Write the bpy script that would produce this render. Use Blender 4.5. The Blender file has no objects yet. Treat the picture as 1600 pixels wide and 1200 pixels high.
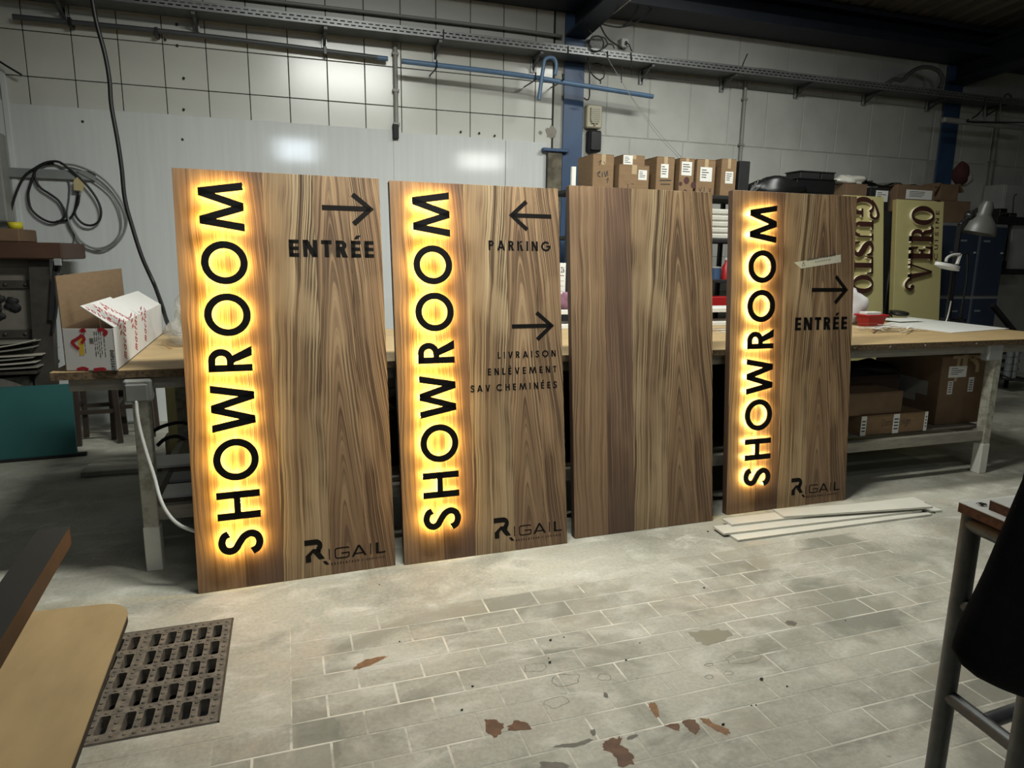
import bpy, math, random
from mathutils import Matrix, Vector
import numpy as np

random.seed(7)
S = bpy.context.scene
COL = S.collection
PI = math.pi

# ------------------------------------------------------------------ camera
CAM_H = 1.6
FPX = 1057.0
YAW, PITCH, ROLL = 0.32239, 0.18754, 0.01441


def cam_axes():
    cy, sy, cp, sp = math.cos(YAW), math.sin(YAW), math.cos(PITCH), math.sin(PITCH)
    f = Vector((sy * cp, cy * cp, -sp))
    r = Vector((cy, -sy, 0.0))
    u = r.cross(f)
    cr, sr = math.cos(ROLL), math.sin(ROLL)
    return r * cr + u * sr, u * cr - r * sr, f


CR, CU, CF = cam_axes()
cam_data = bpy.data.cameras.new('camera')
cam_data.sensor_width = 36.0
cam_data.lens = FPX / 1600.0 * 36.0
cam_data.clip_start = 0.05
cam = bpy.data.objects.new('camera', cam_data)
COL.objects.link(cam)
cam.matrix_world = Matrix(((CR.x, CU.x, -CF.x, 0), (CR.y, CU.y, -CF.y, 0), (CR.z, CU.z, -CF.z, CAM_H), (0, 0, 0, 1)))
S.camera = cam
C0 = Vector((0, 0, CAM_H))

# ------------------------------------------------------------------ light
S.view_settings.view_transform = 'Standard'
S.view_settings.look = 'None'
S.view_settings.gamma = 1.0
S.view_settings.use_curve_mapping = False
S.view_settings.exposure = -0.12
W = bpy.data.worlds.new('world')
W.use_nodes = True
W.node_tree.nodes['Background'].inputs[0].default_value = (0.55, 0.62, 0.7, 1)
W.node_tree.nodes['Background'].inputs[1].default_value = 0.05
S.world = W


def area(name, loc, target, sx, sy, power, color, spread=180):
    d = bpy.data.lights.new(name, 'AREA')
    d.shape = 'RECTANGLE'
    d.size, d.size_y = sx, sy
    d.energy = power
    d.color = color
    d.spread = math.radians(spread)
    o = bpy.data.objects.new(name, d)
    COL.objects.link(o)
    o.location = loc
    dr = Vector(target) - Vector(loc)
    o.rotation_euler = dr.to_track_quat('-Z', 'Y').to_euler()
    return o


area('tube_light_near', (1.0, 2.85, 4.3), (1.1, 4.9, 0.0), 1.5, 0.25, 140, (0.985, 1.0, 0.935), 128)
area('fill_light_right', (4.0, 4.1, 4.3), (3.9, 5.4, 0.0), 1.5, 0.25, 80, (0.985, 1.0, 0.935), 150)  # unseen light added to brighten the block wall and right table
area('fill_light_behind', (1.3, -1.4, 4.95), (1.4, 1.4, 0.6), 2.4, 0.25, 30, (0.97, 1.0, 0.94), 160)  # added fill behind the camera, lifts the shade under the tables
area('window_light', (0.45, -6.3, 4.35), (0.6, 4.0, 2.0), 1.0, 0.55, 26, (0.80, 0.90, 1.0), 170)
area('window_light_side', (5.7, -6.3, 4.35), (3.5, 4.0, 2.0), 1.3, 0.45, 22, (0.95, 0.97, 0.92), 170)



# ------------------------------------------------------------------ pixel -> world (1600 x 1200 frame)
def ray(px, py):
    return CR * ((px - 800) / FPX) - CU * ((py - 600) / FPX) + CF


def flat(px, py, Z=0.0):
    d = ray(px, py)
    return C0 + d * ((Z - CAM_H) / d.z)


def deep(px, py, Y):
    d = ray(px, py)
    return C0 + d * (Y / d.y)


# ------------------------------------------------------------------ materials
def lin(c):
    out = []
    for v in c[:3]:
        v = v / 255.0
        out.append(v / 12.92 if v <= 0.04045 else ((v + 0.055) / 1.055) ** 2.4)
    return (out[0], out[1], out[2], 1.0)


class NT:
    def __init__(s, name):
        s.m = bpy.data.materials.new(name)
        s.m.use_nodes = True
        s.t = s.m.node_tree
        s.b = s.t.nodes['Principled BSDF']

    def n(s, kind, **kw):
        nd = s.t.nodes.new(kind)
        for k, v in kw.items():
            setattr(nd, k, v)
        return nd

    def put(s, sock, v):
        if hasattr(v, 'is_output') or isinstance(v, bpy.types.NodeSocket):
            s.t.links.new(v, sock)
        else:
            sock.default_value = v

    def math(s, op, a, b=None, c=None, clamp=False):
        nd = s.n('ShaderNodeMath', operation=op)
        nd.use_clamp = clamp
        s.put(nd.inputs[0], a)
        if b is not None:
            s.put(nd.inputs[1], b)
        if c is not None:
            s.put(nd.inputs[2], c)
        return nd.outputs[0]

    def mix(s, fac, a, b, mode='MIX'):
        nd = s.n('ShaderNodeMix', data_type='RGBA', blend_type=mode)
        s.put(nd.inputs[0], fac)
        s.put(nd.inputs[6], a)
        s.put(nd.inputs[7], b)
        return nd.outputs[2]

    def ramp(s, fac, stops):
        nd = s.n('ShaderNodeValToRGB')
        els = nd.color_ramp.elements
        while len(els) < len(stops):
            els.new(0.5)
        for e, (p, c) in zip(els, stops):
            e.position = p
            e.color = c if len(c) == 4 else (*c, 1)
        s.put(nd.inputs[0], fac)
        return nd.outputs[0]

    def noise(s, vec, scale, detail=4, rough=0.5, dist=0.0):
        nd = s.n('ShaderNodeTexNoise')
        s.put(nd.inputs['Vector'], vec)
        nd.inputs['Scale'].default_value = scale
        nd.inputs['Detail'].default_value = detail
        nd.inputs['Roughness'].default_value = rough
        nd.inputs['Distortion'].default_value = dist
        return nd.outputs[0]

    def coord(s, which='Object'):
        if which == 'World':
            return s.n('ShaderNodeNewGeometry').outputs['Position']
        return s.n('ShaderNodeTexCoord').outputs[which]

    def mapping(s, vec, scale=(1, 1, 1), loc=(0, 0, 0), rot=(0, 0, 0)):
        nd = s.n('ShaderNodeMapping')
        s.put(nd.inputs['Vector'], vec)
        nd.inputs['Scale'].default_value = scale
        nd.inputs['Location'].default_value = loc
        nd.inputs['Rotation'].default_value = rot
        return nd.outputs[0]

    def bump(s, h, strength=0.3, dist=0.01):
        nd = s.n('ShaderNodeBump')
        nd.inputs['Strength'].default_value = strength
        nd.inputs['Distance'].default_value = dist
        s.put(nd.inputs['Height'], h)
        s.t.links.new(nd.outputs[0], s.b.inputs['Normal'])


MATS = {}


def M(name, rgb=None, rough=0.6, metal=0.0, var=0.12, scale=6.0, bump=0.0, rgb2=None, stretch=None, spec=0.5, trans=0.0):
    """plain procedural material: a colour that wanders by noise, optional second colour in patches, fine relief"""
    if name in MATS:
        return MATS[name]
    t = NT(name)
    co = t.coord()
    if stretch:
        co = t.mapping(co, stretch)
    f = t.noise(co, scale, 5, 0.55)
    a = lin(rgb)
    if rgb2 is None:
        lo = tuple(v * (1 - var) for v in a[:3])
        hi = tuple(min(1, v * (1 + var)) for v in a[:3])
        c = t.ramp(f, [(0.3, lo), (0.7, hi)])
    else:
        c = t.ramp(f, [(0.42, a), (0.62, lin(rgb2))])
    t.put(t.b.inputs['Base Color'], c)
    t.b.inputs['Roughness'].default_value = rough
    t.b.inputs['Metallic'].default_value = metal
    t.b.inputs['Specular IOR Level'].default_value = spec
    if trans:
        t.b.inputs['Transmission Weight'].default_value = trans
    if bump:
        t.bump(t.noise(co, scale * 6, 4), bump, 0.004)
    MATS[name] = t.m
    return t.m


def emission(name, rgb, strength):
    if name in MATS:
        return MATS[name]
    t = NT(name)
    t.put(t.b.inputs['Base Color'], (0, 0, 0, 1))
    t.b.inputs['Emission Color'].default_value = (*rgb, 1)
    t.b.inputs['Emission Strength'].default_value = strength
    MATS[name] = t.m
    return t.m


def wood_stave(name, light, mid, dark, freq, warp, line, fan=0.0, cath=None, low=0.0, seed=0.0):
    """printed walnut/elm stave: grain lines along local z; fan spreads lines with height, cath nests arches"""
    t = NT(name)
    co = t.coord()
    sep = t.n('ShaderNodeSeparateXYZ')
    t.put(sep.inputs[0], co)
    u, v = sep.outputs[0], sep.outputs[2]
    wv = t.n('ShaderNodeCombineXYZ')
    t.put(wv.inputs[0], t.math('MULTIPLY', u, 3.0))
    t.put(wv.inputs[1], seed)
    t.put(wv.inputs[2], t.math('MULTIPLY', v, 1.1))
    w1 = t.math('SUBTRACT', t.noise(wv.outputs[0], 1.0, 3, 0.5), 0.5)
    uu = t.math('MULTIPLY_ADD', w1, warp, u)
    wv2 = t.n('ShaderNodeCombineXYZ')
    t.put(wv2.inputs[0], t.math('MULTIPLY', u, 14.0))
    t.put(wv2.inputs[1], seed + 3.3)
    t.put(wv2.inputs[2], t.math('MULTIPLY', v, 3.5))
    w2 = t.math('SUBTRACT', t.noise(wv2.outputs[0], 1.0, 2, 0.5), 0.5)
    uu = t.math('MULTIPLY_ADD', w2, warp * 0.16, uu)
    if fan:
        uu = t.math('MULTIPLY_ADD', t.math('MULTIPLY', v, u), fan, uu)
    if cath:
        uc, k = cath
        d = t.math('SUBTRACT', uu, uc)
        arch = t.math('SQRT', t.math('ADD', t.math('MULTIPLY', d, d), 0.0005))
        uu = t.math('MULTIPLY_ADD', v, k, arch)
    # 1-D streak noise in the warped coordinate, slowly drifting along the stave
    s1 = t.n('ShaderNodeCombineXYZ')
    t.put(s1.inputs[0], t.math('MULTIPLY', uu, freq))
    t.put(s1.inputs[1], seed * 1.7)
    t.put(s1.inputs[2], t.math('MULTIPLY', v, 0.25))
    lines = t.noise(s1.outputs[0], 1.0, 3, 0.65)
    s2 = t.n('ShaderNodeCombineXYZ')
    t.put(s2.inputs[0], t.math('MULTIPLY', uu, freq * 5.5))
    t.put(s2.inputs[1], seed * 2.9)
    t.put(s2.inputs[2], t.math('MULTIPLY', v, 2.0))
    fine = t.noise(s2.outputs[0], 1.0, 3, 0.6)
    base = t.ramp(lines, [(0.30, lin(dark)), (0.44, lin(mid)), (0.66, lin(light))])
    # thin dark veins
    s3 = t.n('ShaderNodeCombineXYZ')
    t.put(s3.inputs[0], t.math('MULTIPLY', uu, freq * 1.9))
    t.put(s3.inputs[1], seed * 0.7 + 9)
    t.put(s3.inputs[2], t.math('MULTIPLY', v, 0.4))
    vein = t.math('ABSOLUTE', t.math('SUBTRACT', t.noise(s3.outputs[0], 1.0, 1, 0.4), 0.5))
    veinf = t.math('MULTIPLY', t.ramp(vein, [(0.0, (1, 1, 1)), (0.05, (.85, .85, .85)), (0.10, (0, 0, 0))]), line)
    # veins fade in and out over wide areas
    fade = t.ramp(t.noise(wv.outputs[0], 2.1, 2), [(0.36, (0.2, 0.2, 0.2)), (0.54, (1, 1, 1))])
    veinf = t.math('MULTIPLY', veinf, fade)
    c = t.mix(veinf, base, lin(tuple(x * 0.55 for x in dark)))
    c = t.mix(0.6, c, t.mix(1.0, c, t.ramp(fine, [(0.3, (0.5, 0.48, 0.46)), (0.62, (1.15, 1.15, 1.15))]), 'MULTIPLY'))
    # broad colour drift (darker heartwood patches) of the print; low darkens towards the bottom
    big = t.n('ShaderNodeCombineXYZ')
    t.put(big.inputs[0], t.math('MULTIPLY', uu, 7.0))
    t.put(big.inputs[1], seed + 21)
    t.put(big.inputs[2], t.math('MULTIPLY', v, 1.3))
    bf = t.ramp(t.noise(big.outputs[0], 1.0, 2), [(0.40, (0, 0, 0)), (0.68, (1, 1, 1))])
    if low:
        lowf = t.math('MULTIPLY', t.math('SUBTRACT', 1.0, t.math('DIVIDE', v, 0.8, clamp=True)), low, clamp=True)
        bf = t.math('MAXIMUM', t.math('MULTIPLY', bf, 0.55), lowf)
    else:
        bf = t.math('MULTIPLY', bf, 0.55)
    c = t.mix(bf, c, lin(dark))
    t.put(t.b.inputs['Base Color'], c)
    t.b.inputs['Roughness'].default_value = 0.46
    t.b.inputs['Specular IOR Level'].default_value = 0.35
    t.bump(fine, 0.06, 0.002)
    return t.m


def concrete_floor():
    t = NT('floor_concrete')
    p = t.coord('World')
    big = t.noise(p, 1.1, 6, 0.62, 0.5)
    med = t.noise(t.mapping(p, (1, 1.7, 1), (3, 1, 0)), 4.3, 6, 0.6, 0.7)
    fin = t.noise(p, 60, 4, 0.7)
    c = t.ramp(big, [(0.30, lin((136, 134, 119))), (0.47, lin((160, 158, 143))), (0.68, lin((180, 177, 161)))])
    c = t.mix(t.ramp(med, [(0.50, (0, 0, 0)), (0.68, (0.7, 0.7, 0.7))]), c, lin((200, 198, 186)))
    c = t.mix(t.ramp(t.noise(t.mapping(p, (1, 1, 1), (9, 4, 0)), 2.6, 4, 0.6, 0.4), [(0.53, (0, 0, 0)), (0.68, (0.65, 0.65, 0.65))]), c, lin((118, 117, 102)))
    c = t.mix(t.ramp(t.noise(t.mapping(p, (1, 1, 1), (2, 14, 0)), 1.9, 3, 0.5, 0.6), [(0.57, (0, 0, 0)), (0.74, (0.4, 0.4, 0.4))]), c, lin((168, 148, 126)))
    spk = t.ramp(t.noise(p, 34, 2, 0.5), [(0.20, (1, 1, 1)), (0.27, (0, 0, 0))])
    c = t.mix(t.math('MULTIPLY', spk, 0.6), c, lin((70, 66, 58)))
    c = t.mix(0.18, c, t.ramp(fin, [(0.3, (0.12, 0.12, 0.11)), (0.7, (0.7, 0.7, 0.66))]))
    t.put(t.b.inputs['Base Color'], c)
    t.put(t.b.inputs['Roughness'], t.ramp(med, [(0.3, (0.5, 0.5, 0.5)), (0.7, (0.75, 0.75, 0.75))]))
    t.bump(t.math('ADD', med, t.math('MULTIPLY', fin, 0.3)), 0.12, 0.01)
    return t


def tile_floor():
    """the floor tiles: same dusty cement, slightly greyer, each tile a little different"""
    t = concrete_floor()
    t.m.name = 'floor_tile_cement'
    link = t.b.inputs['Base Color'].links[0].from_socket
    info = t.n('ShaderNodeObjectInfo').outputs['Random']
    p = t.coord('World')
    dust = t.ramp(t.noise(t.mapping(p, (1, 1.4, 1), (5, 7, 0)), 1.7, 5, 0.6, 0.6), [(0.40, (1, 1, 1)), (0.53, (0.08, 0.08, 0.08))])
    tint = t.ramp(info, [(0.0, lin((94, 96, 84))), (0.35, lin((122, 121, 107))), (0.7, lin((138, 133, 118))), (1.0, lin((110, 111, 98)))])
    c = t.mix(t.math('MULTIPLY', dust, 0.72), link, tint)
    t.put(t.b.inputs['Base Color'], c)
    return t.m


def grout_mat():
    """pale joints, in places filled with the same dust that lies over the tiles"""
    t = concrete_floor()
    t.m.name = 'pale_grout'
    link = t.b.inputs['Base Color'].links[0].from_socket
    p = t.coord('World')
    show = t.ramp(t.noise(t.mapping(p, (1, 2.2, 1), (1, 3, 0)), 2.6, 3, 0.55, 0.5), [(0.47, (0.0, 0.0, 0.0)), (0.60, (0.9, 0.9, 0.9))])
    c = t.mix(show, link, lin((204, 200, 186)))
    t.put(t.b.inputs['Base Color'], c)
    return t.m


# ------------------------------------------------------------------ mesh building
MW = {}


def tag(o, label=None, cat=None, group=None, kind=None):
    if label:
        o['label'] = label
    if cat:
        o['category'] = cat
    if group:
        o['group'] = group
    if kind:
        o['kind'] = kind
    return o


def thing(name, label, cat, loc=(0, 0, 0), mat=None, group=None, kind=None):
    o = bpy.data.objects.new(name, None)
    o.empty_display_size = 0.1
    COL.objects.link(o)
    mm = mat.copy() if mat is not None else Matrix.Translation(Vector(loc))
    o.matrix_world = mm
    MW[o.name] = mm
    return tag(o, label, cat, group, kind)


class MB:
    def __init__(s):
        s.v, s.f, s.mi = [], [], []
        s.X = None

    def add(s, vs, fs, mi=0):
        b = len(s.v)
        for p in vs:
            p = Vector(p)
            s.v.append(s.X @ p if s.X is not None else p)
        for f in fs:
            s.f.append([b + i for i in f])
            s.mi.append(mi)
        return s

    def box(s, a, b, mi=0, sh=0.0):
        """axis box, optional chamfer on its vertical edges"""
        x0, y0, z0 = (min(a[i], b[i]) for i in range(3))
        x1, y1, z1 = (max(a[i], b[i]) for i in range(3))
        vs = [(x0, y0, z0), (x1, y0, z0), (x1, y1, z0), (x0, y1, z0), (x0, y0, z1), (x1, y0, z1), (x1, y1, z1), (x0, y1, z1)]
        return s.add(vs, [(0, 3, 2, 1), (4, 5, 6, 7), (0, 1, 5, 4), (1, 2, 6, 5), (2, 3, 7, 6), (3, 0, 4, 7)], mi)

    def rbox(s, a, b, r, mi=0):
        """box with all edges chamfered by r"""
        x0, y0, z0 = (min(a[i], b[i]) for i in range(3))
        x1, y1, z1 = (max(a[i], b[i]) for i in range(3))
        r = min(r, (x1 - x0) * .45, (y1 - y0) * .45, (z1 - z0) * .45)
        lv = []
        for z, k in ((z0, r), (z0 + r, 0), (z1 - r, 0), (z1, r)):
            lv.append([(x0 + k + (r if k == 0 else 0), y0 + k, z), (x1 - k - (r if k == 0 else 0), y0 + k, z), (x1 - k, y0 + k + (r if k == 0 else 0), z), (x1 - k, y1 - k - (r if k == 0 else 0), z),
                       (x1 - k - (r if k == 0 else 0), y1 - k, z), (x0 + k + (r if k == 0 else 0), y1 - k, z), (x0 + k, y1 - k - (r if k == 0 else 0), z), (x0 + k, y0 + k + (r if k == 0 else 0), z)])
        vs = [p for l in lv for p in l]
        fs = [tuple(range(7, -1, -1)), tuple(range(24, 32))]
        for i in range(3):
            for j in range(8):
                fs.append((i * 8 + j, i * 8 + (j + 1) % 8, i * 8 + 8 + (j + 1) % 8, i * 8 + 8 + j))
        return s.add(vs, fs, mi)

    def bar(s, p, q, w, h, mi=0, up=(0, 0, 1)):
        """rectangular bar from p to q"""
        p, q = Vector(p), Vector(q)
        d = (q - p).normalized()
        upv = Vector(up)
        if abs(d.dot(upv)) > 0.98:
            upv = Vector((0, 1, 0))
        sd = d.cross(upv).normalized()
        uu = sd.cross(d)
        vs = []
        for c in (p, q):
            for a, b in ((-1, -1), (1, -1), (1, 1), (-1, 1)):
                vs.append(c + sd * (a * w / 2) + uu * (b * h / 2))
        return s.add(vs, [(0, 1, 2, 3), (7, 6, 5, 4), (0, 4, 5, 1), (1, 5, 6, 2), (2, 6, 7, 3), (3, 7, 4, 0)], mi)

    def tube(s, pts, r, n=8, mi=0, closed=False, caps=True):
        pts = [Vector(p) for p in pts]
        m = len(pts)
        prev = None
        rings = []
        for i in range(m):
            if closed:
                d = pts[(i + 1) % m] - pts[i - 1]
            else:
                d = pts[min(i + 1, m - 1)] - pts[max(i - 1, 0)]
            d.normalize()
            if prev is None:
                a = Vector((0, 0, 1)) if abs(d.z) < 0.9 else Vector((1, 0, 0))
                e = d.cross(a).normalized()
            else:
                e = (prev - d * prev.dot(d)).normalized()
            prev = e
            g = d.cross(e)
            rr = r[i] if isinstance(r, (list, tuple)) else r
            rings.append([pts[i] + e * (rr * math.cos(2 * PI * k / n)) + g * (rr * math.sin(2 * PI * k / n)) for k in range(n)])
        vs = [p for ring in rings for p in ring]
        fs = []
        for i in range(m if closed else m - 1):
            j = (i + 1) % m
            for k in range(n):
                fs.append((i * n + k, i * n + (k + 1) % n, j * n + (k + 1) % n, j * n + k))
        if caps and not closed:
            fs.append(tuple(range(n - 1, -1, -1)))
            fs.append(tuple((m - 1) * n + k for k in range(n)))
        return s.add(vs, fs, mi)

    def lathe(s, prof, n=20, c=(0, 0, 0), mi=0, axis=None):
        """revolve (r, z) profile about z through c, or about axis matrix"""
        A = axis if axis is not None else Matrix.Translation(Vector(c))
        vs = []
        for r, z in prof:
            for k in range(n):
                vs.append(A @ Vector((r * math.cos(2 * PI * k / n), r * math.sin(2 * PI * k / n), z)))
        fs = []
        for i in range(len(prof) - 1):
            for k in range(n):
                fs.append((i * n + k, i * n + (k + 1) % n, (i + 1) * n + (k + 1) % n, (i + 1) * n + k))
        if prof[0][0] > 1e-5:
            fs.append(tuple(range(n - 1, -1, -1)))
        if prof[-1][0] > 1e-5:
            fs.append(tuple((len(prof) - 1) * n + k for k in range(n)))
        return s.add(vs, fs, mi)

    def prism(s, poly, f0, f1, mi=0):
        """polygon (2-D list) mapped by f0 (bottom) and f1 (top)"""
        n = len(poly)
        vs = [f0(*p) for p in poly] + [f1(*p) for p in poly]
        fs = [tuple(range(n - 1, -1, -1)), tuple(range(n, 2 * n))]
        for i in range(n):
            fs.append((i, (i + 1) % n, n + (i + 1) % n, n + i))
        return s.add(vs, fs, mi)

    def blob(s, c, rx, ry, rz, amp=0.15, nu=18, nv=10, seed=0, flat=0.0, mi=0, freq=2.3):
        rnd = random.Random(seed)
        ph = [rnd.uniform(0, 6.28) for _ in range(12)]
        vs, fs = [], []
        for i in range(nv + 1):
            th = PI * i / nv
            for k in range(nu):
                a = 2 * PI * k / nu
                x, y, z = math.sin(th) * math.cos(a), math.sin(th) * math.sin(a), math.cos(th)
                w = 1 + amp * (math.sin(freq * x * 2 + ph[0]) * math.sin(freq * y * 2 + ph[1]) + 0.6 * math.sin(freq * 2.1 * z + ph[2] + x * 3) + 0.5 * math.sin(freq * 3 * x + ph[3] + freq * 2 * y) + 0.35 * math.sin(freq * 5 * y + ph[4]) * math.sin(freq * 5 * z + ph[5]))
                zz = z * w
                if flat and zz < -flat:
                    zz = -flat
                vs.append((c[0] + rx * x * w, c[1] + ry * y * w, c[2] + rz * zz))
        for i in range(nv):
            for k in range(nu):
                fs.append((i * nu + k, (i + 1) * nu + k, (i + 1) * nu + (k + 1) % nu, i * nu + (k + 1) % nu))
        return s.add(vs, fs, mi)

    def build(s, name, mats, parent=None, local=False, smooth=False, label=None, cat=None, group=None, kind=None, origin=None, auto=None):
        if not isinstance(mats, (list, tuple)):
            mats = [mats]
        me = bpy.data.meshes.new(name)
        if parent is not None:
            if local:
                vs = s.v
            else:
                inv = MW[parent.name].inverted()
                vs = [inv @ p for p in s.v]
        else:
            if origin is None:
                lo = Vector([min(p[i] for p in s.v) for i in range(3)])
                hi = Vector([max(p[i] for p in s.v) for i in range(3)])
                origin = Vector(((lo.x + hi.x) / 2, (lo.y + hi.y) / 2, lo.z))
            origin = Vector(origin)
            vs = [p - origin for p in s.v]
        me.from_pydata([tuple(p) for p in vs], [], s.f)
        for m in mats:
            me.materials.append(m)
        if len(mats) > 1:
            me.polygons.foreach_set('material_index', s.mi)
        if smooth:
            me.polygons.foreach_set('use_smooth', [True] * len(s.f))
            if auto:
                me.set_sharp_from_angle(angle=math.radians(auto))
        me.update()
        o = bpy.data.objects.new(name, me)
        COL.objects.link(o)
        if parent is not None:
            o.parent = parent
            MW[o.name] = MW[parent.name]
        else:
            o.location = origin
            MW[o.name] = Matrix.Translation(origin)
        return tag(o, label, cat, group, kind)


def catmull(pts, n=8, closed=False):
    pts = [Vector(p) for p in pts]
    out = []
    m = len(pts)
    rng = range(m) if closed else range(m - 1)
    for i in rng:
        p0 = pts[(i - 1) % m] if closed or i > 0 else pts[0] * 2 - pts[1]
        p1, p2 = pts[i], pts[(i + 1) % m]
        p3 = pts[(i + 2) % m] if closed or i + 2 < m else pts[-1] * 2 - pts[-2]
        for k in range(n):
            t = k / n
            out.append(0.5 * ((2 * p1) + (p2 - p0) * t + (2 * p0 - 5 * p1 + 4 * p2 - p3) * t * t + (3 * p1 - p0 - 3 * p2 + p3) * t ** 3))
    if not closed:
        out.append(pts[-1])
    return out


# ------------------------------------------------------------------ lettering (own geometric letters)
# a glyph is a list of strips; a strip is a list of (left, right) 2-D point pairs, cap height 1
def g_bar(x0, y0, x1, y1):
    return [((x0, y0), (x1, y0)), ((x0, y1), (x1, y1))]


def g_diag(xb, xt, t, y0=0.0, y1=1.0):
    return [((xb, y0), (xb + t, y0)), ((xt, y1), (xt + t, y1))]


def g_arc(cx, cy, rx, ry, a0, a1, s, n=28, sx=None):
    sx = s if sx is None else sx
    out = []
    for i in range(n + 1):
        a = math.radians(a0 + (a1 - a0) * i / n)
        c, d = math.cos(a), math.sin(a)
        out.append(((cx + rx * c, cy + ry * d), (cx + (rx - sx) * c, cy + (ry - s) * d)))
    return out


def g_path(pts, s, n=6, smooth=True):
    P = [Vector((p[0], p[1], 0)) for p in pts]
    w = [p[2] if len(p) > 2 else 1.0 for p in pts]
    Q = catmull(P, n) if smooth else P
    out = []
    for i, p in enumerate(Q):
        d = (Q[min(i + 1, len(Q) - 1)] - Q[max(i - 1, 0)]).normalized()
        k = i / n if smooth else i
        a = min(int(k), len(w) - 1)
        b = min(a + 1, len(w) - 1)
        ww = w[a] * (1 - (k - a)) + w[b] * (k - a)
        e = Vector((-d.y, d.x, 0)) * (s * ww / 2)
        out.append(((p.x + e.x, p.y + e.y), (p.x - e.x, p.y - e.y)))
    return out


SP = [(.55, .775), (.485, .885), (.33, .937), (.175, .885), (.115, .75), (.165, .625), (.305, .535), (.45, .42), (.515, .26), (.445, .115), (.285, .063), (.13, .12), (.06, .245)]


def glyph(ch, s):
    t = s * 1.06
    if ch == 'A':
        w = .86
        return [g_diag(0, w / 2 - t / 2, t), g_diag(w - t, w / 2 - t / 2, t), g_bar(.17, .2, w - .17, .2 + s * .9)], w
    if ch == 'B':
        w = .56
        return [g_bar(0, 0, s, 1), g_bar(0, 1 - s * .9, .3, 1), g_bar(0, .48, .3, .48 + s * .9), g_bar(0, 0, .3, s * .9), g_arc(.28, .74 + s * .2, .25, .26 - s * .2, -90, 90, s * .9, 14, s), g_arc(.28, .24 + s * .2, .28, .24 + s * .2, -90, 90, s * .9, 14, s)], w
    if ch == 'C':
        return [g_arc(.53, .5, .53, .525, 42, 318, s)], .95
    if ch == 'D':
        return [g_bar(0, 0, s, 1), g_bar(0, 1 - s, .25, 1), g_bar(0, 0, .25, s), g_arc(.25, .5, .5, .5, -90, 90, s, 20)], .75
    if ch in 'EÉÈ':
        w = .5
        st = [g_bar(0, 0, s, 1), g_bar(0, 0, w, s * .95), g_bar(0, .5 - s * .45, w * .97, .5 + s * .45), g_bar(0, 1 - s * .95, w, 1)]
        if ch == 'É':
            st.append([((.16, 1.1), (.16 + s * .8, 1.1)), ((.3, 1.32), (.3 + s * 1.1, 1.32))])
        if ch == 'È':
            st.append([((.3, 1.1), (.3 + s * .8, 1.1)), ((.1, 1.32), (.1 + s * 1.1, 1.32))])
        return st, w
    if ch == 'G':
        return [g_arc(.53, .5, .53, .525, 42, 352, s), g_bar(.58, .40, 1.06, .40 + s * .95)], 1.06
    if ch == 'H':
        w = .70
        return [g_bar(0, 0, s, 1), g_bar(w - s, 0, w, 1), g_bar(0, .53 - s * .45, w, .53 + s * .45)], w
    if ch == 'I':
        return [g_bar(0, 0, s, 1)], s
    if ch == 'K':
        w = .64
        return [g_bar(0, 0, s, 1), [((s * .6, .36), (s * .6, .36 + t * 1.3)), ((w - t * 1.25, 1), (w, 1))], [((s * 1.3, .56), (s * 1.3 + t * .8, .68)), ((w - t * 1.2, 0), (w + .02, 0))]], w
    if ch == 'L':
        return [g_bar(0, 0, s, 1), g_bar(0, 0, .46, s)], .46
    if ch == 'M':
        w = 1.18
        a = .165
        return [g_diag(0, a, t), g_diag(w - t, w - a - t, t), [((w / 2 - t / 2, 0), (w / 2 + t / 2, 0)), ((a, 1), (a + t, 1))], [((w / 2 - t / 2, 0), (w / 2 + t / 2, 0)), ((w - a - t, 1), (w - a, 1))]], w
    if ch == 'N':
        w = .72
        return [g_bar(0, 0, s, 1), g_bar(w - s, 0, w, 1), [((w - t * 1.15, 0), (w, 0)), ((0, 1), (t * 1.15, 1))]], w
    if ch == 'O':
        return [g_arc(.52, .5, .52, .525, 0, 360, s, 48)], 1.04
    if ch in 'PR':
        w = .56 if ch == 'P' else .60
        yb = .42
        r = (1 - yb) / 2
        bx = .565 - r
        st = [g_bar(0, 0, s, 1), g_bar(0, 1 - s * .95, bx, 1), g_bar(0, yb, bx, yb + s * .95), g_arc(bx, (1 + yb) / 2, r, r, -90, 90, s * .95, 16, s)]
        if ch == 'R':
            st.append([((w - t * 1.18, 0), (w + .02, 0)), ((.20, .46), (.20 + t * 1.05, .46))])
        return st, w
    if ch == 'S':
        return [g_path(SP, s, 8)], .61
    if ch == 'T':
        w = .54
        return [g_bar(w / 2 - s / 2, 0, w / 2 + s / 2, 1), g_bar(0, 1 - s, w, 1)], w
    if ch == 'U':
        w = .66
        return [g_bar(0, .33, s, 1), g_bar(w - s, .33, w, 1), g_arc(w / 2, .33, w / 2, .345, 180, 360, s, 18)], w
    if ch == 'V':
        w = .76
        return [g_diag(w / 2 - t / 2, 0, t), g_diag(w / 2 - t / 2, w - t, t)], w
    if ch == 'W':
        w = 1.16
        q = .30
        return [g_diag(q - t / 2 - .02, 0, t), g_diag(q - t / 2 - .02, w / 2 - t / 2, t), g_diag(w - q - t / 2 + .02, w / 2 - t / 2, t), g_diag(w - q - t / 2 + .02, w - t, t)], w
    if ch == 'Q':
        return [g_arc(.52, .5, .52, .525, 0, 360, s, 32), [((.6, .3), (.7, .38)), ((.9, -.08), (1.02, 0))]], 1.04
    if ch == '2':
        return [g_path([(.05, .72), (.1, .87), (.27, .94), (.44, .86), (.46, .68), (.34, .45), (.1, .12), (.04, .05)], s), g_bar(0, 0, .52, s)], .52
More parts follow.
